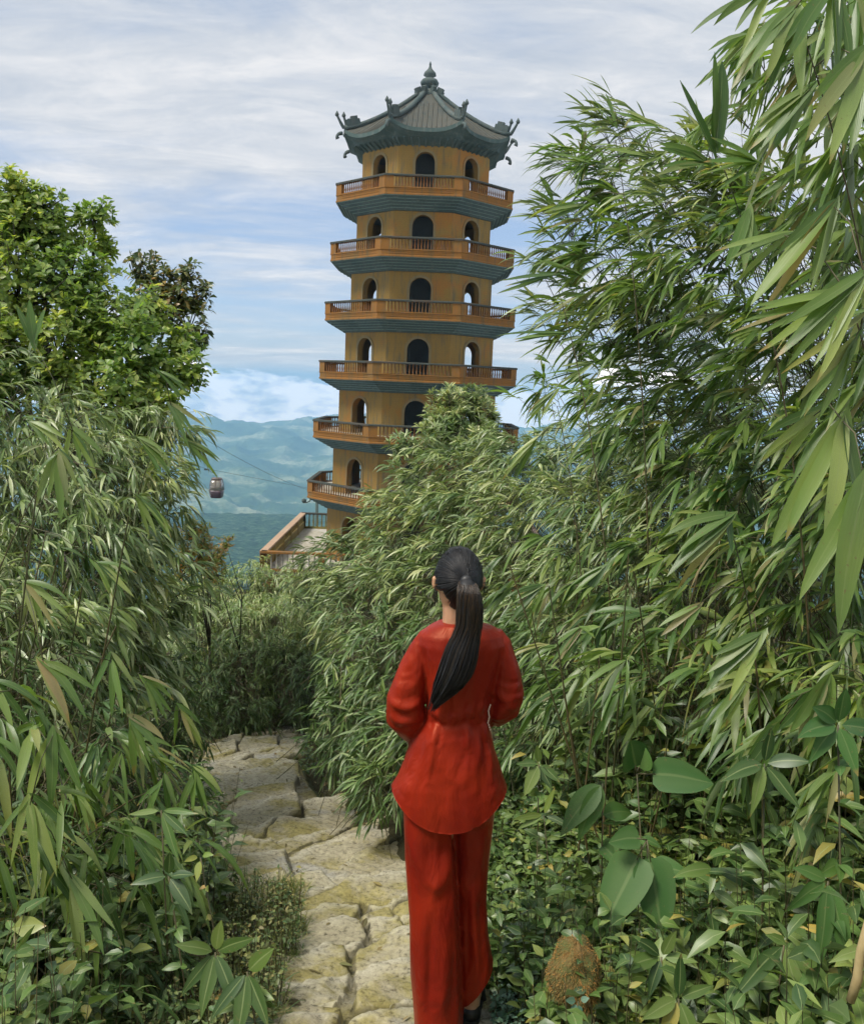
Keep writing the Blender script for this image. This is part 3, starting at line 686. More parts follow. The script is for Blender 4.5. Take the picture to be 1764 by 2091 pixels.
# terrace round the foot of the pagoda
tc_ = thing('terrace', (TX, TY-1, ZF-4), 'raised pale terrace with an ochre balustraded parapet around the foot of the pagoda', 'terrace')
H = 7.4; X0, X1, Y0, Y1 = TX-H, TX+H, TY-5.9, TY+7.6
m = MB(); m.box(((X0+X1)/2, (Y0+Y1)/2, ZF-.1), (X1-X0-.1, Y1-Y0-.1, .196)); m.build('terrace_floor', M['concrete'], tc_)
m = MB(); m.box(((X0+X1)/2, (Y0+Y1)/2, ZF-3.3), (X1-X0, Y1-Y0, 6.2)); m.build('retaining_wall', M['orangeW'], tc_)
for (xa, ya, xb, yb, mw, mc, solid) in ((X0, Y1, X0, Y0, 'mosswall', 'pinkcap', .45), (X0, Y1, X1, Y1, 'mosswall', 'darkteal', .12), (X1, Y1, X1, Y0, 'mosswall', 'pinkcap', .45), (X0, Y0, X1, Y0, 'orangeW', 'orangeW', .12)):
    L_ = math.hypot(xb-xa, yb-ya); an = math.atan2(yb-ya, xb-xa); Mx = Matrix.Translation((xa, ya, ZF)) @ Matrix.Rotation(an, 4, 'Z')
    par = MB(); par.box((L_/2, 0, solid/2), (L_-.3, .22, solid), Mx)
    for k in range(6): par.box((L_*k/5 if 0 < k < 5 else (.0 if k == 0 else L_), 0, .51), (.30, .30, 1.02), Mx)
    pw_ = par.build('parapet', M[mw], tc_)
    cpx = MB(); cpx.box((L_/2, 0, .98), (L_+.2, .36, .10), Mx); cpx.build('coping', M[mc], pw_)
    bl = MB(); n = int(L_/.27)
    for k in range(n):
        pos = Mx @ Vector((L_*(k+.5)/n, 0, solid)); h = .93-solid
        bl.lathe([(.05, 0), (.05, .05), (.035, .08), (.055, h*.35), (.035, h*.65), (.03, h-.08), (.05, h-.05), (.05, h)], pos, 6)
    bl.build('balusters', M['concrete'] if mw == 'orangeW' else M['mosswall'], pw_)
gp = MB(); q = at(647, 1045, 62); gp.tube([(q[0], q[1], -16), (q[0], q[1], q[2]+1.2)], .11, 8); gp.box((q[0], q[1], q[2]+1.2), (.5, .2, .3))
tag(gp.build('lamp_post', M['teal']), 'thin green post standing behind the far corner of the terrace', 'post')

# cable car
def sag(p, q, s, n=24):
    p, q = Vector(p), Vector(q); return [p.lerp(q, t)-Vector((0, 0, s*4*t*(1-t))) for t in np.linspace(0, 1, n)]
M['cable'] = simple('steel_cable', (.05, .07, .07), .5)
g0 = at(437, 958, 139)
pA = at(330, 930, 120); pB = at(640, 990, 210)
pa, pb = Vector(at(180, 735, 105)), Vector(at(700, 1018, 230))
m = MB(); m.tube(sag(pa, pb, 3.0), .035, 5); tag(m.build('steel_cable', M['cable']), 'dark steel cable slanting down from the trees towards the pagoda, higher of the two', 'cable')
pa2, pb2 = Vector(at(200, 880, 105)), Vector(at(700, 1010, 235))
# lower cable passes over the gondola
tt = (139-105)/(235-105); mid_ = pa2.lerp(pb2, tt); dz = g0[2]-mid_.z
pts = [pa2.lerp(pb2, t)+Vector((0, 0, dz*(min(t/tt, (1-t)/(1-tt))))) for t in sorted(list(np.linspace(0, 1, 20))+[tt])]
m = MB(); m.tube(pts, .03, 5); tag(m.build('steel_cable', M['cable']), 'thin steel cable that carries the hanging cabin, lower of the two', 'cable')
hx = [p for p in pts if abs(p.y-139) < 1.5] or [Vector(g0)]; hx = min(pts, key=lambda p: abs(p.y-139))
gc = Vector(at(443, 996, 139))
gd = thing('cable_car_cabin', gc, 'small brown cable car cabin hanging in front of the blue hills', 'cable car')
M['cabin'] = simple('cabin_paint', (.10, .055, .035), .4, (.07, .04, .03)); M['cabinglass'] = simple('cabin_glass', (.20, .17, .12), .15, (.14, .13, .1), spec=.8)
M['cabinlow'] = simple('cabin_lower', (.05, .022, .025), .4)
def rr_(w, d, z, c=.35, n=5):
    out = []
    for sx_, sy_, a0 in ((1, 1, 0), (-1, 1, 90), (-1, -1, 180), (1, -1, 270)):
        for k in range(n): an = R(a0+90*k/(n-1)); out.append((gc.x+sx_*(w/2-c)+c*math.cos(an), gc.y+sy_*(d/2-c)+c*math.sin(an), gc.z+z))
    return out
m = MB(); m.rings([rr_(1.2, 1.3, 1.62), rr_(1.45, 1.55, 1.52), rr_(1.55, 1.65, 1.30)], True, True); m.build('roof', M['cabin'], gd)
m = MB(); m.rings([rr_(1.48, 1.6, 1.30), rr_(1.80, 1.9, .35), rr_(1.92, 2.0, -.35)], True, True); m.build('windows', M['cabinglass'], gd)
m = MB(); m.rings([rr_(1.97, 2.05, -.35), rr_(1.97, 2.05, -.75), rr_(1.75, 1.85, -1.45), rr_(1.5, 1.6, -1.58)], True, True); m.build('body', M['cabinlow'], gd)
for sx_ in (-1, 0, 1):
    for sy_ in (-1, 1):
        m = MB(); m.tube([gc+Vector((sx_*.72, sy_*.81, 1.3)), gc+Vector((sx_*.90, sy_*.97, .3)), gc+Vector((sx_*.95, sy_*1.01, -.4))], .05, 5); m.build('window_post', M['cabin'], gd)
m = MB(); m.tube([gc+Vector((0, 0, 1.4)), gc+Vector((0, 0, 2.0)), Vector((hx.x, hx.y, hx.z))], .06, 6); m.box((hx.x, hx.y, hx.z-.1), (.7, .3, .25)); m.build('hanger', M['cable'], gd)

# ================================================================== FOLIAGE
LEFTW = lambda b: np.array([.75, -.35, -.42])      # left thicket hangs over the path, to the right and down
RIGHTW = lambda b: np.array([-.95, -.25, -.12])    # right thicket is blown to the left
thicket('bamboo_thicket', [
 (40, 960, 190, 190, 6.2), (140, 930, 130, 110, 7.0), (260, 1000, 120, 110, 6.8), (330, 1010, 80, 90, 6.6), (350, 880, 70, 50, 7.4), (250, 870, 90, 50, 7.4), (130, 1130, 240, 170, 5.4), (290, 1190, 120, 110, 6.4), (60, 1330, 200, 180, 4.5), (230, 1330, 140, 130, 5.4)],
 M['bamboofine'], 'pale green bamboo thicket filling the left side below the broadleaf tree', 'bamboo', LEFTW, (.11, .22), (.095, .15), cover=4.0, twlen=.6, droop=.6, jitter=.5)
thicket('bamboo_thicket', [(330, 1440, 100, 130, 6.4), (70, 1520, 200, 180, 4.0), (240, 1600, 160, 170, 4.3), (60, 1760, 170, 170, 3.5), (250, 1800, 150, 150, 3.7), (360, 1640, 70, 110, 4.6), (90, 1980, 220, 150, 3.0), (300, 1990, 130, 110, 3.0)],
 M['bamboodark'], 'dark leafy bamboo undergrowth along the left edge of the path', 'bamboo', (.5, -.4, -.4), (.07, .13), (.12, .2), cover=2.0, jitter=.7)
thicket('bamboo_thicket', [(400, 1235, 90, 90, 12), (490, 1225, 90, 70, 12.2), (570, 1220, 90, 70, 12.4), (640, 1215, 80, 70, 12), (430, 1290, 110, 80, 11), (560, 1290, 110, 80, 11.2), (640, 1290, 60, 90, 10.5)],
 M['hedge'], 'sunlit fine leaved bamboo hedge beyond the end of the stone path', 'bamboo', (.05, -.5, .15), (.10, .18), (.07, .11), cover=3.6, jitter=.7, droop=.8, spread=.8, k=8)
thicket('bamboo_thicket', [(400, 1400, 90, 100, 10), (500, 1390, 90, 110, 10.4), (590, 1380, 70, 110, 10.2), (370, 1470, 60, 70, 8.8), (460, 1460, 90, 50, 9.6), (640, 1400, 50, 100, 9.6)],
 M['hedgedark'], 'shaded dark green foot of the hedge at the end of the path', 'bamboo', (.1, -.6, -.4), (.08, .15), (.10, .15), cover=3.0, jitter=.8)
thicket('bamboo_thicket', [
 (700, 1165, 90, 90, 9), (785, 1095, 70, 80, 9.4), (835, 1005, 50, 55, 10), (890, 985, 95, 65, 9.6), (960, 960, 110, 70, 9.4), (1060, 960, 110, 80, 9), (860, 1090, 130, 110, 8.2), (1000, 1080, 150, 110, 7.8), (1120, 1070, 150, 130, 7), (760, 1230, 110, 110, 7.6), (900, 1200, 120, 100, 7.2),
 (1180, 930, 110, 80, 8.4), (1280, 960, 130, 100, 7.2), (1250, 1120, 160, 140, 6.0), (1400, 1020, 150, 130, 6.0), (1120, 1210, 130, 100, 6.4), (1400, 1150, 150, 120, 8), (1540, 1150, 150, 140, 7), (1680, 1200, 130, 160, 6.5), (1540, 960, 130, 110, 7.5), (1680, 960, 130, 130, 6.5), (1380, 900, 120, 80, 8)],
 M['bamboofine'], 'pale wind-combed bamboo thicket behind the person and in front of the pagoda', 'bamboo', RIGHTW, (.13, .23), (.08, .13), k=7, cover=3.2, jitter=.42, spread=.55, droop=.55)
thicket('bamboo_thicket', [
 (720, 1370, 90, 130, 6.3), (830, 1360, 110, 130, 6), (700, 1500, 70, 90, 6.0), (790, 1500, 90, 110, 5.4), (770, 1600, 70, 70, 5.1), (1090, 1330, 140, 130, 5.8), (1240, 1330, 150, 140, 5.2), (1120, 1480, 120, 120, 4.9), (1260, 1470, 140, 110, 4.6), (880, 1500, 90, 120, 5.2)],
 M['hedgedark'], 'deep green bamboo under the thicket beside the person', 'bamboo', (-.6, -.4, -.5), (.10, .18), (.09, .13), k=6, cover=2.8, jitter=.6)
thicket('bamboo_thicket', [
 (1210, 330, 55, 50, 5.8), (1230, 400, 80, 60, 5.8), (1320, 400, 110, 90, 5.6), (1180, 490, 70, 60, 6), (1280, 530, 120, 80, 5.6), (1160, 600, 70, 50, 6.2), (1270, 660, 130, 90, 5.8), (1160, 690, 60, 35, 6), (1200, 820, 70, 45, 7), (1300, 790, 110, 80, 6.4), (1400, 540, 150, 130, 5.2), (1420, 740, 150, 120, 5.6), (1380, 880, 140, 110, 6), (1480, 380, 110, 100, 5.0), (1290, 270, 45, 40, 5.7), (1100, 780, 45, 40, 7.4)],
 M['bamboo'], 'tall bamboo tops leaning left against the sky, right of the pagoda', 'bamboo', (-1, -.15, .05), (.16, .30), (.09, .14), k=6, cover=2.1, jitter=.40, spread=.4, shell=(.15, 1.12), twlen=.5, droop=.5)
thicket('bamboo_thicket', [
 (1560, 560, 160, 160, 4.3), (1680, 420, 120, 140, 3.9), (1620, 780, 180, 160, 4.3), (1560, 980, 170, 150, 4.6), (1690, 1000, 120, 160, 3.8), (1450, 1220, 170, 140, 4.6), (1620, 1240, 160, 160, 3.9), (1420, 1400, 170, 120, 4.2), (1600, 1440, 160, 120, 3.7), (1700, 1420, 90, 160, 3.3)],
 M['bamboo'], 'big leaved green bamboo filling the right side of the picture', 'bamboo', (-.75, -.3, -.4), (.13, .24), (.12, .17), k=6, cover=2.4, jitter=.45, spread=.45)

thicket('bamboo_thicket', [(1600, 60, 90, 100, 3.6), (1700, 60, 90, 120, 3.3), (1740, 230, 70, 130, 3.2), (1620, 200, 100, 80, 3.6), (1530, 90, 40, 70, 3.8), (1700, 380, 90, 100, 3.4), (1740, 560, 60, 110, 3.1), (1745, 760, 60, 120, 3.0), (1500, 240, 60, 50, 4.2)],
 M['bamboo'], 'dark hanging bamboo leaves closing the top right corner', 'bamboo', (-.6, -.1, -.85), (.17, .30), (.10, .15), k=5, cover=1.7, jitter=.3, spread=.3, twlen=.5)
thicket('bamboo_thicket', [(1240, 250, 50, 40, 5.6), (1150, 330, 45, 30, 6), (1140, 440, 50, 30, 6), (1120, 520, 40, 26, 6), (1110, 640, 50, 26, 6), (1390, 300, 90, 70, 5.2), (1440, 430, 120, 80, 5), (1300, 620, 120, 60, 5.6), (1480, 820, 140, 110, 6.5), (1620, 640, 130, 130, 6), (1400, 650, 120, 100, 6.4), (1680, 820, 110, 130, 5.6), (1540, 420, 110, 90, 5.4)],
 M['bamboofine'], 'pale wispy bamboo tips reaching left towards the pagoda', 'bamboo', (-1, -.1, .12), (.16, .28), (.06, .09), k=6, cover=2.2, jitter=.28, spread=.3, shell=(.1, 1.15), twlen=.5)

thicket('bamboo_thicket', [(-120, 1000, 150, 200, 6), (-150, 1350, 160, 220, 5), (-130, 1700, 130, 180, 4), (-260, 1200, 150, 250, 6.5), (-120, 760, 120, 120, 7.5), (-170, 1950, 130, 120, 3.4)],
 M['bamboofine'], 'bamboo carrying on past the left edge of the picture', 'bamboo', (.75, -.35, -.42), (.12, .22), (.10, .15), cover=2.4, twlen=.6)
thicket('bamboo_thicket', [(1850, 400, 130, 250, 4), (1860, 900, 130, 250, 4), (1860, 1350, 130, 220, 4), (1980, 700, 150, 350, 5), (1980, 1300, 150, 300, 5), (1760, 60, 120, 120, 4.2)],
 M['bamboo'], 'bamboo carrying on past the right edge of the picture', 'bamboo', (-.75, -.3, -.4), (.15, .26), (.11, .16), k=5, cover=1.8, twlen=.6)

thicket('bamboo_thicket', [(60, 1560, 150, 150, 3.0), (50, 1800, 130, 140, 2.8), (190, 1720, 110, 130, 3.0), (90, 1990, 150, 90, 2.6), (250, 1560, 110, 120, 3.6), (320, 1700, 70, 90, 3.2)],
 M['bamboo'], 'long drooping bamboo blades crowding the lower left corner', 'bamboo', (.55, -.35, -.75), (.14, .26), (.10, .15), k=5, cover=.85, jitter=.4, spread=.7, droop=.6, twlen=.5)
thicket('bamboo_thicket', [(1150, 1150, 130, 110, 5.2), (1300, 1200, 150, 120, 4.4), (1200, 1370, 130, 100, 4.2), (1370, 1350, 130, 110, 3.8), (1500, 1200, 130, 120, 3.8), (1580, 1420, 120, 90, 3.3), (1680, 1560, 90, 120, 2.8), (1450, 1520, 110, 60, 3.4), (1420, 960, 140, 110, 4.6), (1300, 860, 110, 80, 5)],
 M['bamboo'], 'broad bamboo blades sweeping left and down beside the person', 'bamboo', (-.85, -.3, -.45), (.18, .30), (.10, .14), k=6, cover=.75, jitter=.3, spread=.45, droop=.55, twlen=.5)

# --- trees and shrubs with trunk, limbs and leaf rosettes
def tree(name, base, blobs, mat, label, cat, L, Wr, shape='obovate', k=7, cover=2.4, trunk_r=.09, droop=.25, flush=None, seg=3, stick=0.35):
    t = thing(name, base, label, cat)
    Lv = Leaves(); tk = MB(); br = MB(); base = Vector(base); TP = []
    allc = [Vector(at(b[0], b[1], b[4])) for b in blobs]
    cen = sum(allc, Vector())/len(allc); fork = base.lerp(cen, .45)+Vector((.1, 0, .1))
    tk.tube([base-Vector((0, 0, .2)), base.lerp(fork, .5)+Vector((.06, .03, 0)), fork], [trunk_r*1.25, trunk_r, trunk_r*.8], 8)
    for b, c in zip(blobs, allc):
        a = c+Vector((0, 0, -b[3]/F*b[4]*.3))
        br.tube([fork, fork.lerp(a, .5)+Vector((random.uniform(-.15, .15), 0, .05)), a], [trunk_r*.6, trunk_r*.38, trunk_r*.16], 6)
        P, d = blob_pts(b, 1, sum(L)/2, sum(Wr)/2, k, cover=cover, shell=(.3, 1.08))
        Dn = nrm(d*.6+np.array([0, -.1, .75])+rng.normal(0, .25, P.shape))
        # rosette: leaves radiate around the shoot
        m = len(P); a1 = nrm(np.cross(Dn, rng.normal(0, 1, (m, 3)))); a2 = np.cross(Dn, a1)
        for j in range(k):
            th = 2*math.pi*j/k+rng.normal(0, .25, m); el = rng.uniform(.2, .9, m)
            D = (a1*np.cos(th)[:, None]+a2*np.sin(th)[:, None])*np.cos(el)[:, None]+Dn*np.sin(el)[:, None]
            Ls = rng.uniform(L[0], L[1], m); Lv.add(P-Dn*rng.uniform(0, .05, m)[:, None], D, Ls, Ls*rng.uniform(Wr[0], Wr[1], m), Dn+rng.normal(0, .2, (m, 3)), droop*rng.uniform(.3, 1.6, m), .12, seg, shape)
        tt = np.array([0, .5, 1.0]); A = np.array(a); B = P
        mid = (A+B)/2+np.array([0, 0, -.04])+rng.normal(0, .03, P.shape)
        sel = rng.random(m) < stick
        TP.append(np.stack([np.repeat(A[None], m, 0), mid, B], 1)[sel])
    tk.build('trunk', M['bark'], t); br.build('limb', M['bark'], t)
    if TP:
        TP = np.concatenate(TP); V, Q = tubes_np(TP, np.repeat(np.array([[.010, .006, .003]]), len(TP), 0), 4); link('twigs', npmesh('twigs', V, Q, M['bark']), t)
    Lv.build('crown', M[mat], t)
    return t
tree('broadleaf_tree', (-3.9, 8.6, -4.0), [
 (-40, 470, 120, 110, 8.6), (40, 440, 80, 70, 8.6), (120, 480, 70, 50, 8.7), (90, 380+30, 40, 30, 8.7), (40, 390, 30, 30, 8.6), (195, 440, 45, 28, 8.8), (215, 500, 28, 30, 8.8), (150, 560, 90, 70, 8.5), (40, 590, 120, 100, 8.2), (190, 640, 90, 70, 8.4), (100, 720, 120, 90, 8.0), (250, 700, 90, 70, 8.2), (330, 750, 70, 50, 8.3), (390, 760, 38, 38, 8.4), (300, 640, 60, 50, 8.8), (370, 700, 50, 40, 8.8), (200, 790, 130, 70, 7.9), (300, 820, 80, 40, 8.0), (-20, 750, 100, 120, 7.8)],
 'tree', 'bushy light green broadleaf tree rising at the left above the bamboo', 'tree', (.065, .11), (.36, .52), cover=5.5, trunk_r=.07)
tree('broadleaf_tree', (-4.2, 9.8, -4.2), [
 (300, 560, 38, 26, 9.6), (290, 525, 24, 14, 9.6), (350, 580, 50, 40, 9.6), (380, 560, 30, 24, 9.6), (400, 610, 30, 30, 9.6), (345, 630, 60, 45, 9.5), (390, 660, 34, 40, 9.5), (320, 600, 40, 40, 9.5), (420, 585, 14, 14, 9.6), (405, 695, 16, 20, 9.6)],
 'treedark', 'dark reddish tipped small tree jutting out right of the light green tree', 'tree', (.08, .13), (.30, .42), cover=4.0, trunk_r=.03, droop=.5)
tree('shrub', (.55, 13.2, -4.9), [
 (940, 850, 62, 60, 13), (905, 835, 35, 35, 13), (965, 815, 40, 30, 13), (930, 880, 70, 45, 12.8), (985, 860, 35, 50, 13), (900, 880, 40, 40, 12.6), (840, 915, 60, 30, 12), (1000, 905, 60, 30, 12)],
 'bamboofine', 'rounded olive green shrub standing in front of the lower pagoda galleries', 'shrub', (.10, .17), (.14, .22), 'bamboo', k=8, cover=3.5, trunk_r=.04)
tree('flowering_shrub', (-2.75, 10.6, -4.5), [(400, 1095, 38, 30, 9.4), (385, 1140, 45, 35, 9.4), (425, 1130, 30, 35, 9.4), (404, 1075, 22, 14, 9.4)],
 'orange', 'orange tipped yellow green shrub at the left end of the hedge', 'shrub', (.06, .10), (.16, .26), 'bamboo', k=9, cover=2.4, trunk_r=.02)
tree('flowering_shrub', (-2.35, 10.8, -4.5), [(462, 1108, 17, 15, 9.8), (450, 1135, 18, 20, 9.8), (440, 1165, 26, 26, 9.8)],
 'orange', 'slim shrub with one orange tuft, nearest the blue valley', 'shrub', (.05, .08), (.16, .26), 'bamboo', k=9, cover=2.4, trunk_r=.015)

# --- single bamboos with large leaves, surveyed spray by spray
def dvec(dx, dy, dz=0): return rt*dx-up*dy+fw*dz
def bamboo(base, nodes, label, culm=.006, mat='bamboo', group=None, extra=None):
    """nodes: (px, py, Y, dx, dy, towards, n leaves, leaf length, fan, droop, width ratio)"""
    t = thing('bamboo_plant', base, label, 'bamboo', group)
    Lv = Leaves(); base = Vector(base); tip = Vector(at(*nodes[0][:3])); cu = MB(); tw = MB()
    midp = base.lerp(tip, .55)+Vector(((base.x-tip.x)*.25, 0, .25*(tip-base).length*.5))
    path = [((1-s)**2)*base+2*s*(1-s)*midp+s*s*tip for s in map(float, np.linspace(0, 1, 16))]
    L_ = (tip-base).length; nn = max(2, int(L_/.14)); cp_, cr_ = [], []      # jointed culm
    for q_ in range(nn):
        for o_, k_ in ((0.0, 1.0), (.04, 1.45), (.10, 1.4), (.16, .95)):
            s = (q_+o_)/nn; cp_.append(((1-s)**2)*base+2*s*(1-s)*midp+s*s*tip); cr_.append(culm*(1-.75*s)*k_)
    cu.tube(cp_, cr_, 6)
    for (px, py, Y, dx, dy, tw_, n, L, fan, droop, wr) in nodes:
        p = Vector(at(px, py, Y)); j = min(range(3, 16), key=lambda q: (path[q]-p).length); q0 = path[j]
        D0 = nrm(dvec(dx, dy, -tw_))
        if (q0-p).length > .02: tw.tube([q0, q0.lerp(p, .5)+Vector((0, 0, .04)), p], [culm*.4, culm*.3, culm*.22], 5)
        for k in range(n):
            f = (k/(max(n-1, 1))-.5)*2; side = nrm(np.cross(D0, np.array([0, -1.0, .3]))); ang = f*fan+random.gauss(0, .06)
            D = D0*math.cos(ang)+side*math.sin(ang)+rng.normal(0, .08, 3)
            Lk = L*random.uniform(.75, 1.1)*(1-.15*abs(f))
            P = np.array(p)-D0*random.uniform(0, .05)
            Lv.add(P[None], D[None], Lk, Lk*wr*random.uniform(.85, 1.15), (np.array([.1, -.75, .65])+rng.normal(0, .28, 3))[None], droop*random.uniform(.6, 1.4), .14, 9, 'bamboo', .012, .35)
    cu.build('culm', M['culm'], t)
    if tw.v: tw.build('twig', M['stem'], t)
    Lv.build('foliage', M[mat], t); return t
g = lambda x, y: (x, y, float(zground(x, y)))
BR = [
 (g(1.9, 3.4), [(1620, 20, 2.6, -.5, .85, .2, 6, .30, .4, .3, .13), (1700, -30, 2.6, -.4, .9, .2, 7, .32, .5, .3, .13), (1560, -20, 2.8, -.8, .5, .1, 5, .26, .4, .3, .12), (1760, 120, 2.5, -.5, .85, .1, 6, .30, .4, .25, .13), (1650, 180, 2.8, -.75, .65, .1, 6, .28, .4, .2, .13)], 'bamboo with long dark leaves hanging down from the top right corner'),
 (g(1.75, 3.7), [(1460, 300, 3.4, -.12, -1, 0, 3, .36, .22, .0, .16), (1540, 330, 3.4, -.75, -.1, .1, 6, .28, .5, .15, .12), (1440, 330, 3.5, -.9, -.25, .1, 6, .26, .4, .15, .12), (1530, 430, 3.3, -.1, 1, .1, 3, .26, .3, .0, .16)], 'bamboo with two broad upright blades pointing at the sky'),
 (g(1.8, 3.0), [(1764, 560, 2.3, -.8, .75, .1, 6, .34, .25, .1, .10), (1700, 420, 2.5, -.55, .85, .1, 5, .36, .2, .1, .12), (1740, 700, 2.3, -.6, .8, .1, 5, .30, .3, .15, .12)], 'bamboo with broad leaves sweeping down left at the right edge, below the dark hanging ones'),
 (g(1.7, 2.9), [(1730, 600, 2.4, -1, .28, .1, 6, .34, .16, .12, .075), (1764, 640, 2.4, -.95, .42, .1, 4, .34, .14, .12, .07), (1600, 480, 2.7, -.9, .3, 0, 4, .26, .2, .1, .08)], 'bamboo with narrow pale blades streaming left at mid height'),
 (g(1.35, 3.2), [(1485, 1055, 2.9, -.85, .45, .15, 7, .34, .25, .25, .13), (1480, 1060, 2.9, -.1, 1, .1, 1, .17, .2, .1, .26), (1420, 1240, 3.0, -.8, .5, .1, 3, .22, .3, .2, .14), (1545, 1300, 2.9, -.75, .6, .1, 6, .24, .35, .25, .16)], 'bamboo spray of seven grey green leaves spread over the middle of the thicket'),
 (g(1.6, 2.7), [(1720, 860, 2.3, -.35, .95, .1, 5, .42, .28, .1, .13), (1764, 980, 2.1, -.2, 1, .1, 4, .40, .3, .05, .16), (1660, 850, 2.5, -.75, .55, 0, 4, .26, .3, .2, .13)], 'bamboo with very long yellow green leaves drooping at the right edge'),
 (g(1.5, 3.1), [(1590, 1480, 2.8, -.6, .75, .15, 5, .24, .35, .2, .2), (1680, 1400, 2.7, -.55, .8, .1, 5, .26, .35, .2, .2), (1520, 1390, 3.0, -.75, .6, .1, 5, .2, .4, .2, .16)], 'bamboo with broad blue green leaves above the weeds at lower right'),
 (g(1.05, 4.3), [(1130, 560, 4.6, -1, .08, 0, 3, .40, .12, .04, .075), (1150, 680, 4.6, -1, .02, 0, 3, .38, .06, .08, .07), (1180, 560, 4.8, -.85, -.3, 0, 4, .26, .2, .05, .08), (1210, 740, 4.8, -.9, .4, 0, 5, .24, .3, .1, .09)], 'bamboo with thin pale blades reaching across the pagoda galleries'),
 (g(1.2, 4.4), [(1250, 250, 4.4, -.6, -.8, 0, 3, .26, .2, .05, .08), (1190, 330, 4.6, -.95, -.25, 0, 4, .24, .25, .1, .08), (1330, 250, 4.3, -.85, -.4, 0, 4, .24, .3, .15, .09), (1180, 420, 4.7, -.95, .15, 0, 4, .26, .2, .1, .08), (1330, 320, 4.4, -1, -.1, 0, 5, .26, .3, .1, .10)], 'slender bamboo whose wispy tip is highest left against the clouds'),
 (g(1.0, 5.0), [(1130, 800, 5.2, -.8, .6, 0, 5, .26, .25, .2, .09), (1180, 760, 5.4, -.9, .3, 0, 5, .26, .3, .15, .09), (1090, 900, 5.0, -.7, .7, .1, 5, .26, .25, .2, .10), (1240, 880, 5.0, -.75, .6, .1, 6, .26, .3, .2, .10)], 'bamboo with drooping sprays just right of the lowest visible galleries'),
 (g(.95, 4.3), [(1230, 1160, 4.2, -.8, .6, .1, 7, .24, .3, .25, .12), (1100, 1200, 4.4, -.85, .5, .1, 7, .24, .3, .25, .10), (1180, 1290, 4.1, -.7, .7, .1, 5, .22, .35, .2, .11)], 'bamboo arching behind the shoulder of the person'),
]
BL = [
 (g(-2.1, 4.9), [(150, 880, 4.6, .5, .85, .1, 5, .24, .5, .3, .13), (70, 700, 4.7, -.1, -1, 0, 3, .28, .35, 0, .16), (60, 860, 4.5, .8, .4, .1, 5, .24, .4, .3, .12)], 'bamboo with upright blades in front of the broadleaf tree'),
 (g(-1.7, 5.4), [(350, 830, 5.0, .65, .75, .1, 6, .28, .25, .35, .09), (290, 900, 4.9, .75, .6, .1, 6, .28, .3, .35, .10), (380, 900, 5.0, .85, .5, .1, 6, .26, .3, .4, .09), (330, 760, 5.0, .8, .5, 0, 4, .24, .3, .3, .1)], 'bamboo leaning right over the valley view beside the cable car'),
 (g(-1.9, 4.0), [(120, 935, 3.8, .1, 1, .2, 7, .24, .9, .45, .13), (290, 1020, 3.9, .7, .7, .1, 6, .24, .45, .4, .11), (200, 1150, 3.8, .8, .5, .1, 6, .22, .45, .4, .11)], 'bamboo with a fan of seven drooping leaves near the left edge'),
 (g(-1.75, 3.4), [(90, 1355, 3.2, .75, .55, .2, 4, .30, .35, .5, .13), (-10, 1390, 3.1, .8, .55, .2, 3, .28, .4, .4, .13), (230, 1350, 3.4, .2, 1, .2, 4, .22, .6, .3, .13), (50, 1190, 3.4, .7, .5, .2, 5, .24, .5, .45, .12)], 'bamboo with long single leaves arching down over the dark stems at left'),
 (g(-1.6, 3.0), [(62, 1645, 2.7, .2, 1, .25, 5, .25, 1.0, .5, .15), (110, 1500, 2.8, .15, 1, .2, 3, .24, .5, .3, .18), (150, 1800, 2.7, .5, .8, .2, 4, .26, .4, .35, .13)], 'bamboo star of five pale leaves hanging low by the left edge'),
 (g(-1.45, 3.6), [(270, 1475, 3.4, .6, .8, .2, 5, .20, .6, .5, .16), (300, 1390, 3.5, .75, .6, .1, 6, .2, .4, .4, .12), (370, 1450, 3.8, .6, .75, .1, 6, .18, .6, .4, .13)], 'bamboo with short bent sprays beside the far bend of the path'),
 (g(-1.25, 3.5), [(400, 1580, 3.3, .4, .9, .2, 6, .18, .9, .55, .17), (330, 1600, 3.2, -.2, 1, .2, 4, .18, .8, .5, .16), (265, 1690, 3.0, .5, .9, .2, 4, .2, .7, .3, .15)], 'bamboo seedling with curled leaves hanging over the left path edge'),
]
for b_, nodes, lab in BR: bamboo(b_, nodes, lab)
for b_, nodes, lab in BL: bamboo(g(b_[0]-.45, b_[1]), nodes, lab)

# dry and green stems showing in the dark foot of the left thicket
n = 80; bx = rng.uniform(-2.7, -1.5, n); by = rng.uniform(2.6, 4.6, n); bz = zground(bx, by)
t = np.linspace(0, 1, 5); lean = rng.normal(0, .16, (n, 2)); hgt = rng.uniform(.8, 1.9, n)
P = np.stack([bx[:, None]+lean[:, :1]*t*hgt[:, None], by[:, None]+lean[:, 1:]*t*hgt[:, None], bz[:, None]+t*hgt[:, None]], -1)
V, Q = tubes_np(P, np.repeat(np.linspace(.006, .003, 5)[None], n, 0), 5)
tag(link('bamboo_stems', npmesh('bamboo_stems', V, Q, M['culm'])), 'crowded thin brown bamboo stems in the shade at lower left', 'bamboo stems', kind='stuff')
n = 90; bx = rng.uniform(.7, 2.4, n); by = rng.uniform(3.6, 5.2, n); bz = zground(bx, by); lean = rng.normal(0, .2, (n, 2)); hgt = rng.uniform(.7, 1.7, n)
P = np.stack([bx[:, None]+lean[:, :1]*t*hgt[:, None], by[:, None]+lean[:, 1:]*t*hgt[:, None], bz[:, None]+t*hgt[:, None]], -1)
V, Q = tubes_np(P, np.repeat(np.linspace(.006, .003, 5)[None], n, 0), 5)
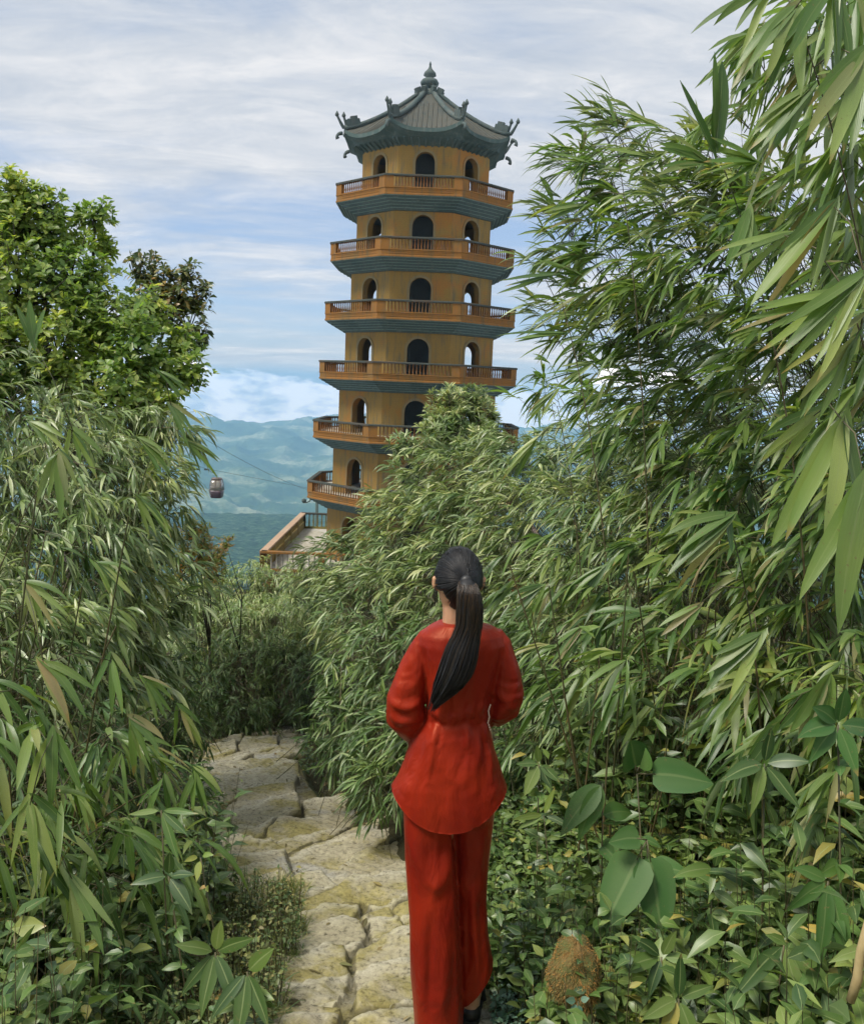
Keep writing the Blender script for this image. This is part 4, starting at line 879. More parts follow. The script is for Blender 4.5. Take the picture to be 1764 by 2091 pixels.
tag(link('bamboo_stems', npmesh('bamboo_stems', V, Q, M['culm'])), 'thin stems in the shade right of the person', 'bamboo stems', kind='stuff')

# --- low plants
def scatter(region, n, seed=0):
    r_ = np.random.default_rng(seed); x0, x1, y0, y1 = region; x = r_.uniform(x0, x1, n); y = r_.uniform(y0, y1, n); return x, y
def _edge(pts):
    q = np.array([gnd(*p)[:2] for p in pts]); q = q[np.argsort(q[:, 1])]; return q
EDL = _edge([(535, 2091), (548, 2000), (598, 1900), (595, 1800), (565, 1745), (475, 1690), (450, 1620), (425, 1560), (425, 1500), (470, 1478)])
EDR = _edge([(1062, 2091), (1120, 1900), (1010, 1840), (985, 1760), (955, 1702), (830, 1690), (700, 1640), (625, 1580), (590, 1520), (620, 1480)])
def zsurf(x, y):
    z = zground(x, y); j = np.clip(np.searchsorted(gy, y), 0, len(gy)-1); i = np.clip(np.searchsorted(gx, x), 0, len(gx)-1)
    on = (x > gx[0]) & (x < gx[-1]) & (y > gy[0]) & (y < gy[-1]); return np.where(on, np.maximum(z, hh[j, i]), z)
def offpath(x, y, lo, hi=9, side=0):
    l_ = np.interp(y, EDL[:, 1], EDL[:, 0]); r_ = np.interp(y, EDR[:, 1], EDR[:, 0]); c = (l_+r_)/2
    d = (x-c); w = (r_-l_)/2; s = np.abs(d)-w+(fbm(x*4, y*4, 3, 88)-.5)*.16
    ok = (s > lo) & (s < hi)
    if side: ok &= (d*side > 0)
    return ok
BX, BY = at(1174, 1975, 2.45)[:2]; BX = BX-.02
def groundcover(name, side, n, reg, lo, hi, mat, label, cat, L, wr, hmax, shape, k, seed, up_=1.0, droop=.4, thin=True):
    x, y = scatter(reg, n, seed); ok = offpath(x, y, lo, hi, side)
    if seed == 25: ok &= (x > .22+.1*(y-3.3)*0) & (x < 1.0)
    x, y = x[ok], y[ok]
    dens = fbm(x*2.2+seed, y*2.2, 3, seed)*~((np.abs(x-BX) < .13) & (y > BY-.42) & (y < BY+.08)); ok = dens > (.36 if lo > .1 else .25); x, y = x[ok], y[ok]; z = zsurf(x, y); m = len(x)
    h = rng.uniform(.15, 1, m)*hmax*np.clip(fbm(x*1.5, y*1.5+seed, 3, seed+4)*2, .4, 1.6)
    Lv = Leaves(); P0 = np.stack([x, y, z], -1); tipv = P0+np.stack([rng.normal(0, .12, m)*h, rng.normal(0, .12, m)*h, h], -1)
    for j in range(k):
        f = rng.uniform(.35, 1.0, m); P = P0+(tipv-P0)*f[:, None]; th = rng.uniform(0, 6.28, m); el = rng.uniform(-.1, .8, m)*up_
        D = np.stack([np.cos(th)*np.cos(el), np.sin(th)*np.cos(el), np.sin(el)], -1); Ls = rng.uniform(L[0], L[1], m)
        Lv.add(P, D, Ls, Ls*rng.uniform(wr[0], wr[1], m), None, droop*rng.uniform(.3, 1.6, m), .13, 3, shape)
    o = Lv.build(name, M[mat]); tag(o, label, cat, kind='stuff')
    V, Q = tubes_np(np.stack([P0, (P0+tipv)/2, tipv], 1), np.repeat(np.array([[.0022, .0018, .001]]), m, 0), 3); link('stalk', npmesh('stalk', V, Q, M['stem']), o)
groundcover('undergrowth', 1, 8500, (.2, 3.2, 1.6, 5.5), .0, 1.7, 'weed', 'dense low leafy weeds covering the bank at lower right', 'undergrowth', (.045, .095), (.36, .56), .42, 'ovate', 7, 3)
groundcover('undergrowth', 1, 3000, (.6, 3.2, 1.9, 4.6), .25, 1.9, 'weed', 'taller leafy herbs on the right hand bank', 'undergrowth', (.08, .15), (.24, .42), .80, 'ovate', 7, 5)
groundcover('undergrowth', -1, 4600, (-3.0, -.2, 1.8, 4.2), .34, 1.5, 'weed', 'dark low weeds at the foot of the left bamboo', 'undergrowth', (.05, .12), (.28, .5), .50, 'ovate', 7, 8)
groundcover('undergrowth', 1, 2600, (-1.6, 1.2, 3.6, 8.8), .0, .7, 'weed', 'small weeds where the fine hedge meets the path', 'undergrowth', (.03, .06), (.35, .6), .22, 'ovate', 6, 9)
groundcover('undergrowth', -1, 1800, (-3.6, -1.2, 4.4, 10), .05, .9, 'weed', 'small weeds along the far left side of the path', 'undergrowth', (.03, .06), (.3, .6), .22, 'ovate', 6, 10)
groundcover('undergrowth', 1, 2200, (.3, 1.1, 2.2, 3.1), -.10, .25, 'silver', 'silvery green small weeds on the stones right of the trousers', 'undergrowth', (.015, .035), (.4, .6), .09, 'ovate', 6, 14)
groundcover('undergrowth', 1, 2600, (.0, 1.1, 3.1, 5.3), -.30, .35, 'weed', 'small weeds in the gap between the path stones and the right hand bank', 'undergrowth', (.035, .08), (.35, .55), .26, 'ovate', 7, 25)
def grass(side, n, reg, lo, hi, L, label, seed, mat='grass'):
    x, y = scatter(reg, n, seed); ok = offpath(x, y, lo, hi, side); x, y = x[ok], y[ok]
    ok = fbm(x*3+seed, y*3, 3, seed) > .42; x, y = x[ok], y[ok]; m = len(x); z = zsurf(x, y)-.01
    th = rng.uniform(0, 6.28, m); el = rng.uniform(.7, 1.45, m); D = np.stack([np.cos(th)*np.cos(el), np.sin(th)*np.cos(el), np.sin(el)], -1); Ls = rng.uniform(L[0], L[1], m)
    Lv = Leaves(); Lv.add(np.stack([x, y, z], -1), D, Ls, rng.uniform(.003, .007, m), None, rng.uniform(.1, .9, m), .1, 4, 'grass')
    tag(Lv.build('grass', M[mat]), label, 'grass', kind='stuff')
grass(-1, 26000, (-1.9, .1, 1.9, 4.4), -.06, .45, (.05, .22), 'thin yellowish grass growing over the left edge of the path', 2)
grass(1, 14000, (-1.5, 1.6, 1.8, 8.6), -.08, .35, (.03, .12), 'short grass on the right edge of the path', 4)
grass(-1, 3000, (-3.4, -.8, 4.4, 9.5), -.05, .25, (.03, .12), 'short grass on the far left edge of the path', 6)
groundcover('undergrowth', -1, 3600, (-1.9, .0, 1.9, 4.2), -.03, .50, 'grass', 'tiny yellow green herbs spilling onto the path at left', 'undergrowth', (.014, .036), (.35, .6), .20, 'ovate', 8, 12)

n = 420; x, y = scatter((-3.2, .9, 2.3, 9.5), n, 31); ok = ~offpath(x, y, .05); x, y = x[ok], y[ok]; z = zsurf(x, y)+.004
th = rng.uniform(0, 6.28, len(x)); Lv = Leaves(); Ls = rng.uniform(.025, .08, len(x))
Lv.add(np.stack([x, y, z], -1), np.stack([np.cos(th), np.sin(th), rng.normal(.05, .08, len(x))], -1), Ls, Ls*rng.uniform(.14, .4, len(x)), np.array([0, 0, 1.0])+rng.normal(0, .2, (len(x), 3)), .1, .15, 4, 'ovate')
M['litter'] = leafmat('dead_leaf', greener=1.0, stops=[(0, (.07, .05, .02)), (.5, (.19, .13, .05)), (.8, (.30, .21, .09)), (1, (.16, .17, .05))], under=(.2, .15, .08), rough=.8, stripes=3)
tag(Lv.build('leaf_litter', M['litter']), 'small dead leaves fallen on the stone path', 'leaf litter', kind='stuff')

# --- single leafy plants, surveyed
def plant(px, py, Y, leaves, mat, label, cat='leafy plant', name='leafy_plant', shape='ovate', stem=.0026, zb=None):
    """leaves: (dx, dy, toward, length, width ratio, droop)"""
    p = Vector(at(px, py, Y)); b = Vector((p.x+random.uniform(-.05, .12), p.y+.08, float(zground(p.x, p.y))-.02))
    if b.z > p.z-.05: b.z = p.z-.25
    t = thing(name, b, label, cat); s = MB(); s.tube([b, b.lerp(p, .5)+Vector((.03, 0, .02)), p], [stem*1.4, stem*1.1, stem], 6); s.build('stem', M['stem'], t)
    Lv = Leaves()
    for (dx, dy, tw_, L, wr, dr) in leaves:
        D = nrm(dvec(dx, dy, -tw_)); st = .25*L if shape == 'heart' else .01
        Lv.add((np.array(p)+D*st)[None], D[None], L, L*wr, (np.array([0, -.8, .6])+rng.normal(0, .2, 3))[None], dr, .10, 10, shape, .01, .2)
    for q_ in (.35, .5, .65, .8, .9):          # smaller leaves down the stem
        for _ in range(random.randint(2, 4)):
            L = leaves[0][3]*random.uniform(.35, .7); D = nrm(np.array([random.gauss(0, 1), random.gauss(-.3, .8), random.uniform(-.1, .6)]))
            Lv.add(np.array(b.lerp(p, q_)+Vector((.02*math.sin(q_*3), 0, 0)))[None], D[None], L, L*min(.5, leaves[0][4]*1.3), (np.array([0, -.5, .8])+rng.normal(0, .3, 3))[None], .4, .12, 8, 'ovate', .01, .3)
    o = Lv.build('foliage', M[mat], t)
    if shape == 'heart':
        pt = MB()
        for (dx, dy, tw_, L, wr, dr) in leaves:
            D = Vector(nrm(dvec(dx, dy, -tw_))); pt.tube([p, p+D*L*.3], [.003, .002], 5)
        pt.build('leaf_stalk', M['stem'], t)
    return t
PL = [
 (1300, 1580, 3.0, [(-.25, -1, .4, .13, .95, .1), (1, -.1, .4, .22, .55, .2), (.2, -.9, .2, .10, .9, .2)], 'bigleaf', 'heart', 'plant with a heart shaped bright leaf held up above the weeds'),
 (1320, 1715, 2.75, [(-.75, 1.2, .35, .24, .62, .1), (.15, 1.2, .35, .23, .58, .1), (-.7, -.2, .3, .13, .6, .3)], 'bigleaf', 'heart', 'plant with two large smooth leaves hanging side by side'),
 (1230, 1600, 3.1, [(-.9, .7, .3, .22, .42, .3), (-.6, 1, .3, .2, .4, .2)], 'bigleaf', 'ovate', 'plant with a long bright green leaf slanting to lower left'),
 (1458, 1775, 2.6, [(-1, -.25, .4, .16, .26, .35), (1, .15, .4, .17, .27, .35), (.1, -1, .3, .09, .3, .1), (-.3, .5, .5, .07, .3, .2)], 'weed', 'ovate', 'yellow green plant with four pointed leaves in a cross'),
 (1350, 1955, 2.4, [(-1, -.1, .4, .16, .3, .3), (-.7, -.7, .2, .12, .3, .2), (.6, .9, .4, .12, .42, .1), (.3, -.8, .2, .10, .35, .1), (-.5, .9, .4, .10, .35, .2), (1, -.1, .2, .1, .3, .2)], 'weed', 'ovate', 'star shaped weed behind the mossy boulder'),
 (1385, 2040, 2.25, [(-.9, .1, .4, .12, .36, .2), (-.6, .9, .4, .12, .36, .2), (.4, 1, .4, .13, .34, .2), (.0, -1, .2, .15, .22, .1), (.9, -.6, .2, .11, .3, .2)], 'weed', 'ovate', 'five leaved weed at the bottom centre right'),
 (1100, 1560, 3.5, [(-.5, .8, .4, .13, .42, .1), (.8, .5, .3, .10, .4, .2), (-.1, -1, .3, .09, .35, .1), (-.9, -.2, .3, .10, .32, .2), (.5, .9, .3, .1, .4, .1)], 'weed', 'ovate', 'grey green plant with an oval leaf pointing to the red tunic'),
 (1110, 1665, 3.4, [(-1, -.15, .4, .14, .2, .2), (-1, .25, .4, .12, .2, .2), (.3, -1, .3, .14, .2, .1), (.9, .2, .3, .12, .24, .2)], 'weed', 'ovate', 'plant with narrow pale leaves lying level beside the tunic hem'),
 (1560, 1560, 2.5, [(-1, .0, .4, .16, .3, .3), (.8, -.3, .3, .14, .32, .3), (-.4, .9, .3, .14, .3, .2), (.7, .8, .3, .14, .3, .2), (.1, -1, .2, .12, .3, .1)], 'weed', 'ovate', 'leafy plant left of the fresh green shoot at the right edge'),
 (1710, 1480, 2.3, [(-1, -.1, .4, .14, .4, .35), (-.7, -.7, .3, .12, .4, .3), (-.8, .6, .3, .12, .42, .3), (.1, -1, .2, .12, .4, .2), (.3, .9, .3, .12, .4, .2), (.9, 0, .3, .12, .4, .2)], 'bigleaf', 'ovate', 'fresh bright green shoot with broad leaves at the right edge'),
 (1690, 1800, 2.2, [(-1, .2, .4, .15, .32, .3), (-.3, 1, .4, .2, .26, .2), (.2, 1, .3, .2, .26, .2), (-.8, -.5, .2, .12, .3, .2)], 'bigleaf', 'ovate', 'plant with drooping serrated leaves above the pale dry cane'),
 (1180, 2045, 2.35, [(-.8, -.3, .3, .035, .6, .1), (.6, -.4, .3, .03, .6, .1), (.1, .9, .3, .035, .6, .1), (-.5, .6, .3, .03, .6, .1)], 'silver', 'ovate', 'tiny pale four leaved seedling at the foot of the mossy boulder'),
 (1600, 1930, 2.25, [(-.9, .4, .4, .2, .24, .3), (.2, 1, .4, .22, .22, .2), (.8, .6, .3, .18, .26, .2)], 'weed', 'ovate', 'weed with three long drooping leaves in the shadow at lower right'),
 (440, 1945, 2.35, [(-.8, -.5, .4, .13, .28, .2), (-.2, 1, .4, .15, .3, .2), (.6, .9, .4, .16, .26, .2), (.9, -.6, .3, .15, .26, .2), (.2, -1, .2, .11, .35, .1), (-.7, .7, .3, .13, .28, .2)], 'weed', 'ovate', 'six leaved herb in the left foreground'),
 (505, 1985, 2.3, [(-.1, 1, .4, .16, .3, .15), (.55, .9, .4, .14, .32, .15), (-.8, .8, .4, .14, .26, .2), (.8, -.9, .3, .12, .4, .1)], 'weed', 'ovate', 'herb with three hanging leaves next to the path in the left foreground'),
 (345, 1790, 2.7, [(-.9, -.1, .3, .12, .3, .3), (.7, .6, .4, .13, .36, .25), (.1, -1, .2, .1, .36, .2), (.9, -.3, .3, .1, .34, .2)], 'weed', 'ovate', 'broad leaved herb left of the orange withered leaves'),
 (410, 1752, 2.7, [(-.1, 1, .4, .06, .45, .1), (-.8, -.2, .3, .05, .4, .5), (.7, -.5, .3, .06, .3, .4)], 'orange', 'ovate', 'small withered plant with an orange leaf'),
 (330, 1655, 2.9, [(-1, .0, .3, .10, .22, .05), (.5, 1, .3, .17, .2, .15), (1, -.1, .3, .14, .16, .1), (.9, .6, .3, .12, .25, .1)], 'weed', 'ovate', 'pale weed with one straight leaf pointing left'),
]
for px, py, Y, lv, mat, shape, lab in PL: plant(px, py, Y, lv, mat, lab, shape=shape)

# mossy boulder with its shaggy orange brown cover
bc = Vector(at(1174, 1975, 2.45)); bc.z -= .005
m = MB(); rings = []
for a in np.linspace(-.5*math.pi, .5*math.pi, 12):
    rg_ = []
    for k in range(20):
        b = 2*math.pi*k/20; r_ = (1.12-.16*(a+.6))*(1+.42*mnoise.noise(Vector((math.cos(b)*1.6+5, math.sin(b)*1.6, a*1.5))))
        rg_.append((bc.x+.068*r_*math.cos(a)*math.cos(b), bc.y+.075*r_*math.cos(a)*math.sin(b), bc.z+.105*r_*math.sin(a)))
    rings.append(rg_)
m.rings(rings, False, True)
M['moss'] = simple('boulder_moss', (.16, .10, .03), .95, (.10, .11, .03), 22, .01)
bo = tag(m.build('mossy_boulder', M['moss']), 'boulder shaggy with orange brown moss at the right edge of the path', 'boulder')
n = 5200; d = nrm(rng.normal(0, 1, (n, 3))); d = d[d[:, 2] > -.75]; n = len(d); 
_az = np.arctan2(d[:, 1], d[:, 0]); _el = np.arcsin(d[:, 2]); _r = np.array([(1.12-.16*(a+.6))*(1+.42*mnoise.noise(Vector((math.cos(b)*1.6+5, math.sin(b)*1.6, a*1.5)))) for a, b in zip(_el, _az)])
P = np.array(bc)+d*np.array([.068, .075, .105])*_r[:, None]*.99
M['mossblade'] = leafmat('moss_fibre', greener=1.0, stops= [(0, (.13, .13, .03)), (.4, (.22, .14, .035)), (.75, (.40, .17, .03)), (1, (.50, .24, .05))], under=(.3, .16, .05), rough=.7, stripes=2)
Lv = Leaves(); Lv.add(P, d+np.array([0, 0, .5])+rng.normal(0, .3, (n, 3)), rng.uniform(.005, .019, n), .0020, None, 1.0, .1, 3, 'grass'); Lv.build('moss', M['mossblade'], bo)
dc = MB(); a_, b_ = Vector(at(1775, 1885, 1.9)), Vector(at(1735, 2045, 1.9)); dc.tube([a_, a_.lerp(b_, .35)+Vector((-.004, 0, 0)), a_.lerp(b_, .7)+Vector((.004, 0, 0)), b_], [.013, .011, .012, .010], 8)
tag(dc.build('dry_cane', M['cane']), 'broken pale yellow cane leaning in at the lower right edge', 'dry cane')

# ================================================================== PERSON
PYD = 2.85
person = thing('person', (at(930, 2070, PYD)[0], PYD, GZ0), 'person seen from behind in rust red satin tunic and trousers, long black ponytail', 'person')
def skinmat():
    m, T = newmat('skin'); p = T.n('BsdfPrincipled', Base__Color=(.55, .31, .18, 1), Roughness=.5, Specular__IOR__Level=.4, Subsurface__Weight=.15, Subsurface__Scale=.01)
    finish(T, p.outputs[0]); return m
M['skin'] = skinmat()
def satin():
    m, T = newmat('red_satin'); co = T.n('TexCoord').outputs['Object']
    a = T.n('TexNoise', Vector=co, Scale=6.0, Detail=4).outputs[0]
    f = T.n('TexNoise', Vector=co, Scale=320.0, Detail=3).outputs[0]
    cr = T.n('TexNoise', Vector=T.n('Mapping', Vector=co, Scale=(1, 1, .45)).outputs[0], Scale=11.0, Detail=5, Roughness=.5, Distortion=1.4).outputs[0]
    col = T.mix(T.smooth(a, .35, .65), (.19, .010, .005), (.27, .018, .006))
    p = T.n('BsdfPrincipled', Base__Color=col, Roughness=.44, Specular__IOR__Level=.45, Sheen__Weight=.04, Sheen__Roughness=.4)
    p.inputs['Specular Tint'].default_value = (1, .45, .25, 1); p.inputs['Sheen Tint'].default_value = (1, .35, .15, 1)
    b1 = T.n('Bump', Height=cr, Strength=.6, Distance=.016); b2 = T.n('Bump', Height=f, Strength=.35, Distance=.0010)
    T.link(b1.outputs[0], b2.inputs['Normal']); T.link(b2.outputs[0], p.inputs['Normal']); finish(T, p.outputs[0]); return m
M['satin'] = satin()
M['hair'] = simple('black_hair', (.010, .011, .013), .48, (.020, .019, .019), 40, spec=.4)
M['hairbrown'] = simple('brown_hair', (.060, .034, .014), .42, (.03, .02, .012), 40, spec=.6)
M['shoe'] = simple('black_shoe', (.015, .018, .022), .5, (.03, .03, .03), 20)
M['pearl'] = simple('bead', (.7, .55, .42), .3)
def W3(px, py, Y=PYD): return Vector(at(px, py, Y))
def ringpx(py, xl, xr, back, front, cyo=0.0, Y=PYD, e=2.4, n=28, hem=None):
    a, b = W3(xl, py, Y), W3(xr, py, Y); cx = (a.x+b.x)/2; hw = abs(b.x-a.x)/2; z = (a.z+b.z)/2; out = []
    for k in range(n):
        t = 2*math.pi*k/n; c_, s_ = math.cos(t), math.sin(t)
        x = math.copysign(abs(c_)**(2/e), c_)*hw; y = math.copysign(abs(s_)**(2/e), s_)*(front if s_ > 0 else back)
        zz = z+(c_*(b.z-a.z)/2)
        if hem is not None: zz += hem(x/hw)
        out.append((cx+x, Y+cyo+y, zz))
    return out
def remesh(mb, name, mat, parent, vox, smooth=4, disp=None, cut=None):
    me = mb.mesh(name, mat); tmp = bpy.data.objects.new('tmp', me); C.objects.link(tmp)
    r = tmp.modifiers.new('r', 'REMESH'); r.mode = 'VOXEL'; r.voxel_size = vox; r.use_smooth_shade = True
    s = tmp.modifiers.new('s', 'SMOOTH'); s.iterations = smooth; s.factor = .6
    dg = bpy.context.evaluated_depsgraph_get(); dg.update(); me2 = bpy.data.meshes.new_from_object(tmp.evaluated_get(dg))
    bpy.data.objects.remove(tmp); me2.name = name
    if disp:
        n = len(me2.vertices); co = np.empty(n*3, np.float32); me2.vertices.foreach_get('co', co); co = co.reshape(-1, 3).astype(float)
        no = np.empty(n*3, np.float32); me2.vertices.foreach_get('normal', no); no = no.reshape(-1, 3)
        co = disp(co, no); me2.vertices.foreach_set('co', co.astype(np.float32).ravel()); me2.update()
    if cut:                    # an open hem: drop everything under the hem line, end the cloth exactly on it
        bm = bmesh.new(); bm.from_mesh(me2); lo = {}
        for v in bm.verts: lo[v] = cut(v.co)
        bmesh.ops.delete(bm, geom=[f for f in bm.faces if all(v.co.z < lo[v] for v in f.verts)], context='FACES')
        for v in bm.verts:
            if v.is_valid and v.co.z < lo[v]: v.co.z = lo[v]
        bmesh.ops.delete(bm, geom=[v for v in bm.verts if not v.link_faces], context='VERTS')
        bm.to_mesh(me2); bm.free()
    me2.polygons.foreach_set('use_smooth', np.ones(len(me2.polygons), bool))
    me2.materials.clear(); me2.materials.append(mat)
    return link(name, me2, parent)
HC = W3(936, 1184, 2.86)
# ---- body: one continuous surface
bd = MB()
hd = []          # head, chin to crown; face towards +Y turned a little to the left
turn = Matrix.Translation(HC) @ Matrix.Rotation(R(10), 4, 'Z')
for z, hw, bk, fr in ((-.118, .018, -.045, .070), (-.108, .034, .0, .082), (-.085, .050, .045, .088), (-.055, .062, .070, .088), (-.02, .069, .084, .086), (.015, .072, .090, .088), (.05, .066, .080, .080), (.072, .054, .064, .062), (.086, .034, .040, .038), (.092, .012, .015, .014)):
    hd.append([tuple(turn @ Vector((hw*math.cos(t), (fr if math.sin(t) > 0 else bk)*math.sin(t), z))) for t in [2*math.pi*k/20 for k in range(20)]])
bd.rings(hd)
for a, b, r0, r1 in (((0, .086, .005), (0, .108, -.032), .007, .013), ((-.02, .085, -.068), (.02, .085, -.068), .006, .006), ((-.018, .084, -.077), (.018, .084, -.077), .007, .007), ((-.03, .080, .018), (-.015, .084, .022), .006, .006), ((.015, .084, .022), (.03, .080, .018), .006, .006)):
    bd.tube([turn @ Vector(a), turn @ Vector(b)], [r0, r1], 8)
for s_ in (-1, 1):                                   # ears
    bd.tube([turn @ Vector((s_*.070, -.004, .012)), turn @ Vector((s_*.080, -.012, .008)), turn @ Vector((s_*.080, -.010, -.018)), turn @ Vector((s_*.072, -.002, -.034))], [.009, .012, .010, .006], 8)
nk = W3(930, 1283, 2.86)
bd.tube([HC+Vector((0, .0, -.07)), HC.lerp(nk, .7)+Vector((0, -.005, 0)), nk+Vector((0, 0, -.02))], [.052, .046, .046], 16)
rows = [(1275, 912, 958, .035, .035), (1292, 880, 1000, .045, .045), (1310, 872, 1012, .07, .065), (1350, 872, 1010, .085, .085), (1400, 878, 1000, .082, .09), (1450, 882, 996, .075, .08), (1500, 872, 1005, .085, .085), (1560, 858, 1010, .10, .09), (1610, 852, 1008, .105, .09), (1640, 856, 1004, .09, .085)]
bd.rings([ringpx(*r) for r in rows])
LY, RY = 2.79, 2.93
bd.tube([W3(885, 1610), W3(884, 1740, LY+.06), W3(890, 1840, LY+.03), W3(892, 1860, LY+.02), W3(893, 1950, LY), W3(896, 2085, LY-.01)], [.085, .068, .052, .05, .047, .031], 14)
bd.tube([W3(965, 1610), W3(962, 1740, RY+.02), W3(962, 1835, RY+.05), W3(963, 1860, RY+.04), W3(963, 1940, RY+.0), W3(962, 2030, RY-.01)], [.085, .068, .052, .05, .046, .031], 14)
lfoot = W3(901, 2088, LY); rfoot = W3(962, 2032, RY)
def foot(p, zf, yaw):
    Mx = Matrix.Translation((p.x, p.y, zf)) @ Matrix.Rotation(yaw, 4, 'Z')
    rs = []
    for y, w, h in ((-.055, .018, .03), (-.045, .029, .045), (-.01, .032, .062), (.04, .034, .058), (.09, .040, .042), (.13, .042, .030), (.165, .034, .022), (.178, .015, .012)):
        rs.append([tuple(Mx @ Vector((w*math.cos(t), y, .022+h*.5+h*.5*math.sin(t)))) for t in [2*math.pi*k/14 for k in range(14)]])
    bd.rings(rs)
    bd.tube([Vector((p.x, p.y, p.z)), Mx @ Vector((0, -.015, .06))], [.032, .034], 12)
    for k in range(5):
        a = Mx @ Vector(((k-2)*.016, .150-abs(k-1.2)*.006, .034)); b = Mx @ Vector(((k-2)*.017, .185-abs(k-1.2)*.010, .030)); bd.tube([a, b], [.010, .008], 6)
    return Mx
zl = min(GZ0-.02, lfoot.z-.10); zr_ = GZ0
ML = foot(lfoot, lfoot.z-.10, .08); MR = foot(rfoot, rfoot.z-.085, -.12)
def arm(sh, el, wr, s_):
    sh, el, wr = map(Vector, (sh, el, wr))
    bd.tube([sh, sh.lerp(el, .5), el], [.036, .036, .033], 12); bd.tube([el, el.lerp(wr, .4), wr], [.034, .032, .022], 12)
    d = (wr-el).normalized(); nx = Vector((-s_, 0, 0)); d2 = (d*.4+nx).normalized(); pc = wr+d2*.04
    u = Vector((0, 0, 1)); nn = d2.cross(u).normalized(); u = nn.cross(d2)
    bd.rings([[tuple(wr+d2*t+u*w*math.cos(a)+nn*h*math.sin(a)) for a in [2*math.pi*k/10 for k in range(10)]] for t, w, h in ((-.01, .022, .018), (.02, .032, .015), (.06, .038, .013), (.085, .036, .011))])
    for k, (L, off) in enumerate(((.062, .027), (.070, .009), (.066, -.009), (.052, -.027))):
        a = wr+d2*.078+u*off; b = a+d2*L*.45+nn*(-.006*s_); c_ = b+(d2*.7+nn*(-.7*s_))*L*.33; e = c_+(d2*.15+nn*(-1*s_))*L*.28
        bd.tube([a, b, c_, e], [.0092, .0086, .008, .0066], 8)
    a = wr+d2*.02+u*.026; b = a+(u*.8+d2*.6)*.03; c_ = b+(d2*.9+u*.2)*.028; bd.tube([a, b, c_], [.011, .0095, .008], 8)
arm(W3(878, 1330), W3(830, 1455, 2.84), W3(905, 1475, 3.04), -1)
arm(W3(1006, 1328), W3(1028, 1445, 2.86), W3(965, 1468, 3.05), 1)
body = remesh(bd, 'body', M['skin'], person, .0048, 3)

# ---- clothes
def PL_(pts): return np.array([[W3(x, y).x, W3(x, y).z] for x, y in pts])
def folds_disp(folds, dents, noise_amp, nsc, yref=PYD):
    folds = [(PL_(p), a, w) for p, a, w in folds]; dents = [(PL_([p])[0], a, rx, rz) for p, a, rx, rz in dents]
    def f(co, no):
        m = np.clip(-no[:, 1]*1.6, 0, 1); x, z = co[:, 0], co[:, 2]; dsp = np.zeros(len(co))
        for P, a, w in folds:
            # smooth the polyline
            for _ in range(2):
                Q = [P[0]]
                for i in range(len(P)-1): Q += [P[i]*.75+P[i+1]*.25, P[i]*.25+P[i+1]*.75]
                P = np.array(Q+[P[-1]])
            dmin = np.full(len(co), 9.0); tt = np.zeros(len(co)); n = len(P)-1
            for i in range(n):
                e = P[i+1]-P[i]; t = np.clip(((x-P[i, 0])*e[0]+(z-P[i, 1])*e[1])/(e@e+1e-12), 0, 1); d = np.hypot(x-P[i, 0]-t*e[0], z-P[i, 1]-t*e[1])
                s = d < dmin; dmin = np.where(s, d, dmin); tt = np.where(s, (i+t)/n, tt)
            dsp += a*.8*(np.exp(-(dmin/(w*1.9))**2)-.35*np.exp(-(dmin/(w*4.5))**2))*np.clip(np.sin(np.pi*np.clip(tt, .0, 1))*1.15, 0, 1)**.8
        for c_, a, rx, rz in dents: dsp += a*np.exp(-((x-c_[0])/rx)**2-((z-c_[1])/rz)**2)
        dsp *= m
        dsp += noise_amp*(fbm(x*nsc[0]+7, z*nsc[1]+co[:, 1]*nsc[0]*.6+3, 4, 5)-.5)*2
        wx_ = x+.03*(fbm(x*9, z*9, 3, 41)-.5); wz_ = z+.05*(fbm(x*7+5, z*7, 3, 43)-.5)
        dsp += noise_amp*1.5*(ridged(wx_*nsc[0]*1.1+2, wz_*nsc[1]*1.1+co[:, 1]*4, 3, 17, .5)-.6)
        return co+no*dsp[:, None]
    return f
tu = MB()
hemf = lambda u: -(1-abs(u)**2.2)*.105
trows = [(1270, 897, 974, .060, .055), (1279, 876, 1006, .072, .06), (1292, 857, 1028, .088, .075), (1312, 852, 1033, .098, .09), (1345, 862, 1022, .104, .10), (1400, 868, 1010, .102, .105), (1440, 872, 1003, .096, .10), (1462, 872, 1001, .092, .10), (1490, 850, 1004, .106, .11), (1525, 836, 1011, .118, .12), (1560, 824, 1019, .126, .13), (1590, 810, 1029, .132, .135)]
tu.rings([ringpx(*r) for r in trows]+[ringpx(1600, 803, 1033, .136, .14, hem=lambda u: hemf(u)*.45), ringpx(1610, 798, 1036, .138, .14, hem=lambda u: hemf(u)*.96), ringpx(1632, 796, 1036, .14, .13, hem=hemf)])
_a, _b = W3(801, 1604), W3(1033, 1604)
def tcut(c):
    u = max(-1, min(1, (c.x-(_a.x+_b.x)/2)/((_b.x-_a.x)/2))); return (_a.z*(1-u)+_b.z*(1+u))/2+hemf(u)
def sleeve(pts):
    tu.tube([W3(x, y, PYD+dy) for x, y, dy, r in pts], [r for *_, r in pts], 18)
sleeve([(880, 1300, 0, .040), (866, 1322, 0, .042), (851, 1352, -.005, .048), (839, 1388, -.01, .055), (828, 1428, -.015, .063), (828, 1460, 0, .066), (845, 1478, .05, .062), (868, 1480, .12, .052), (890, 1475, .18, .044)])
sleeve([(1005, 1298, 0, .040), (1019, 1316, 0, .040), (1027, 1348, -.005, .044), (1034, 1382, -.01, .050), (1037, 1415, -.015, .055), (1030, 1444, 0, .054), (1014, 1456, .06, .050), (995, 1462, .13, .044), (975, 1466, .18, .040)])
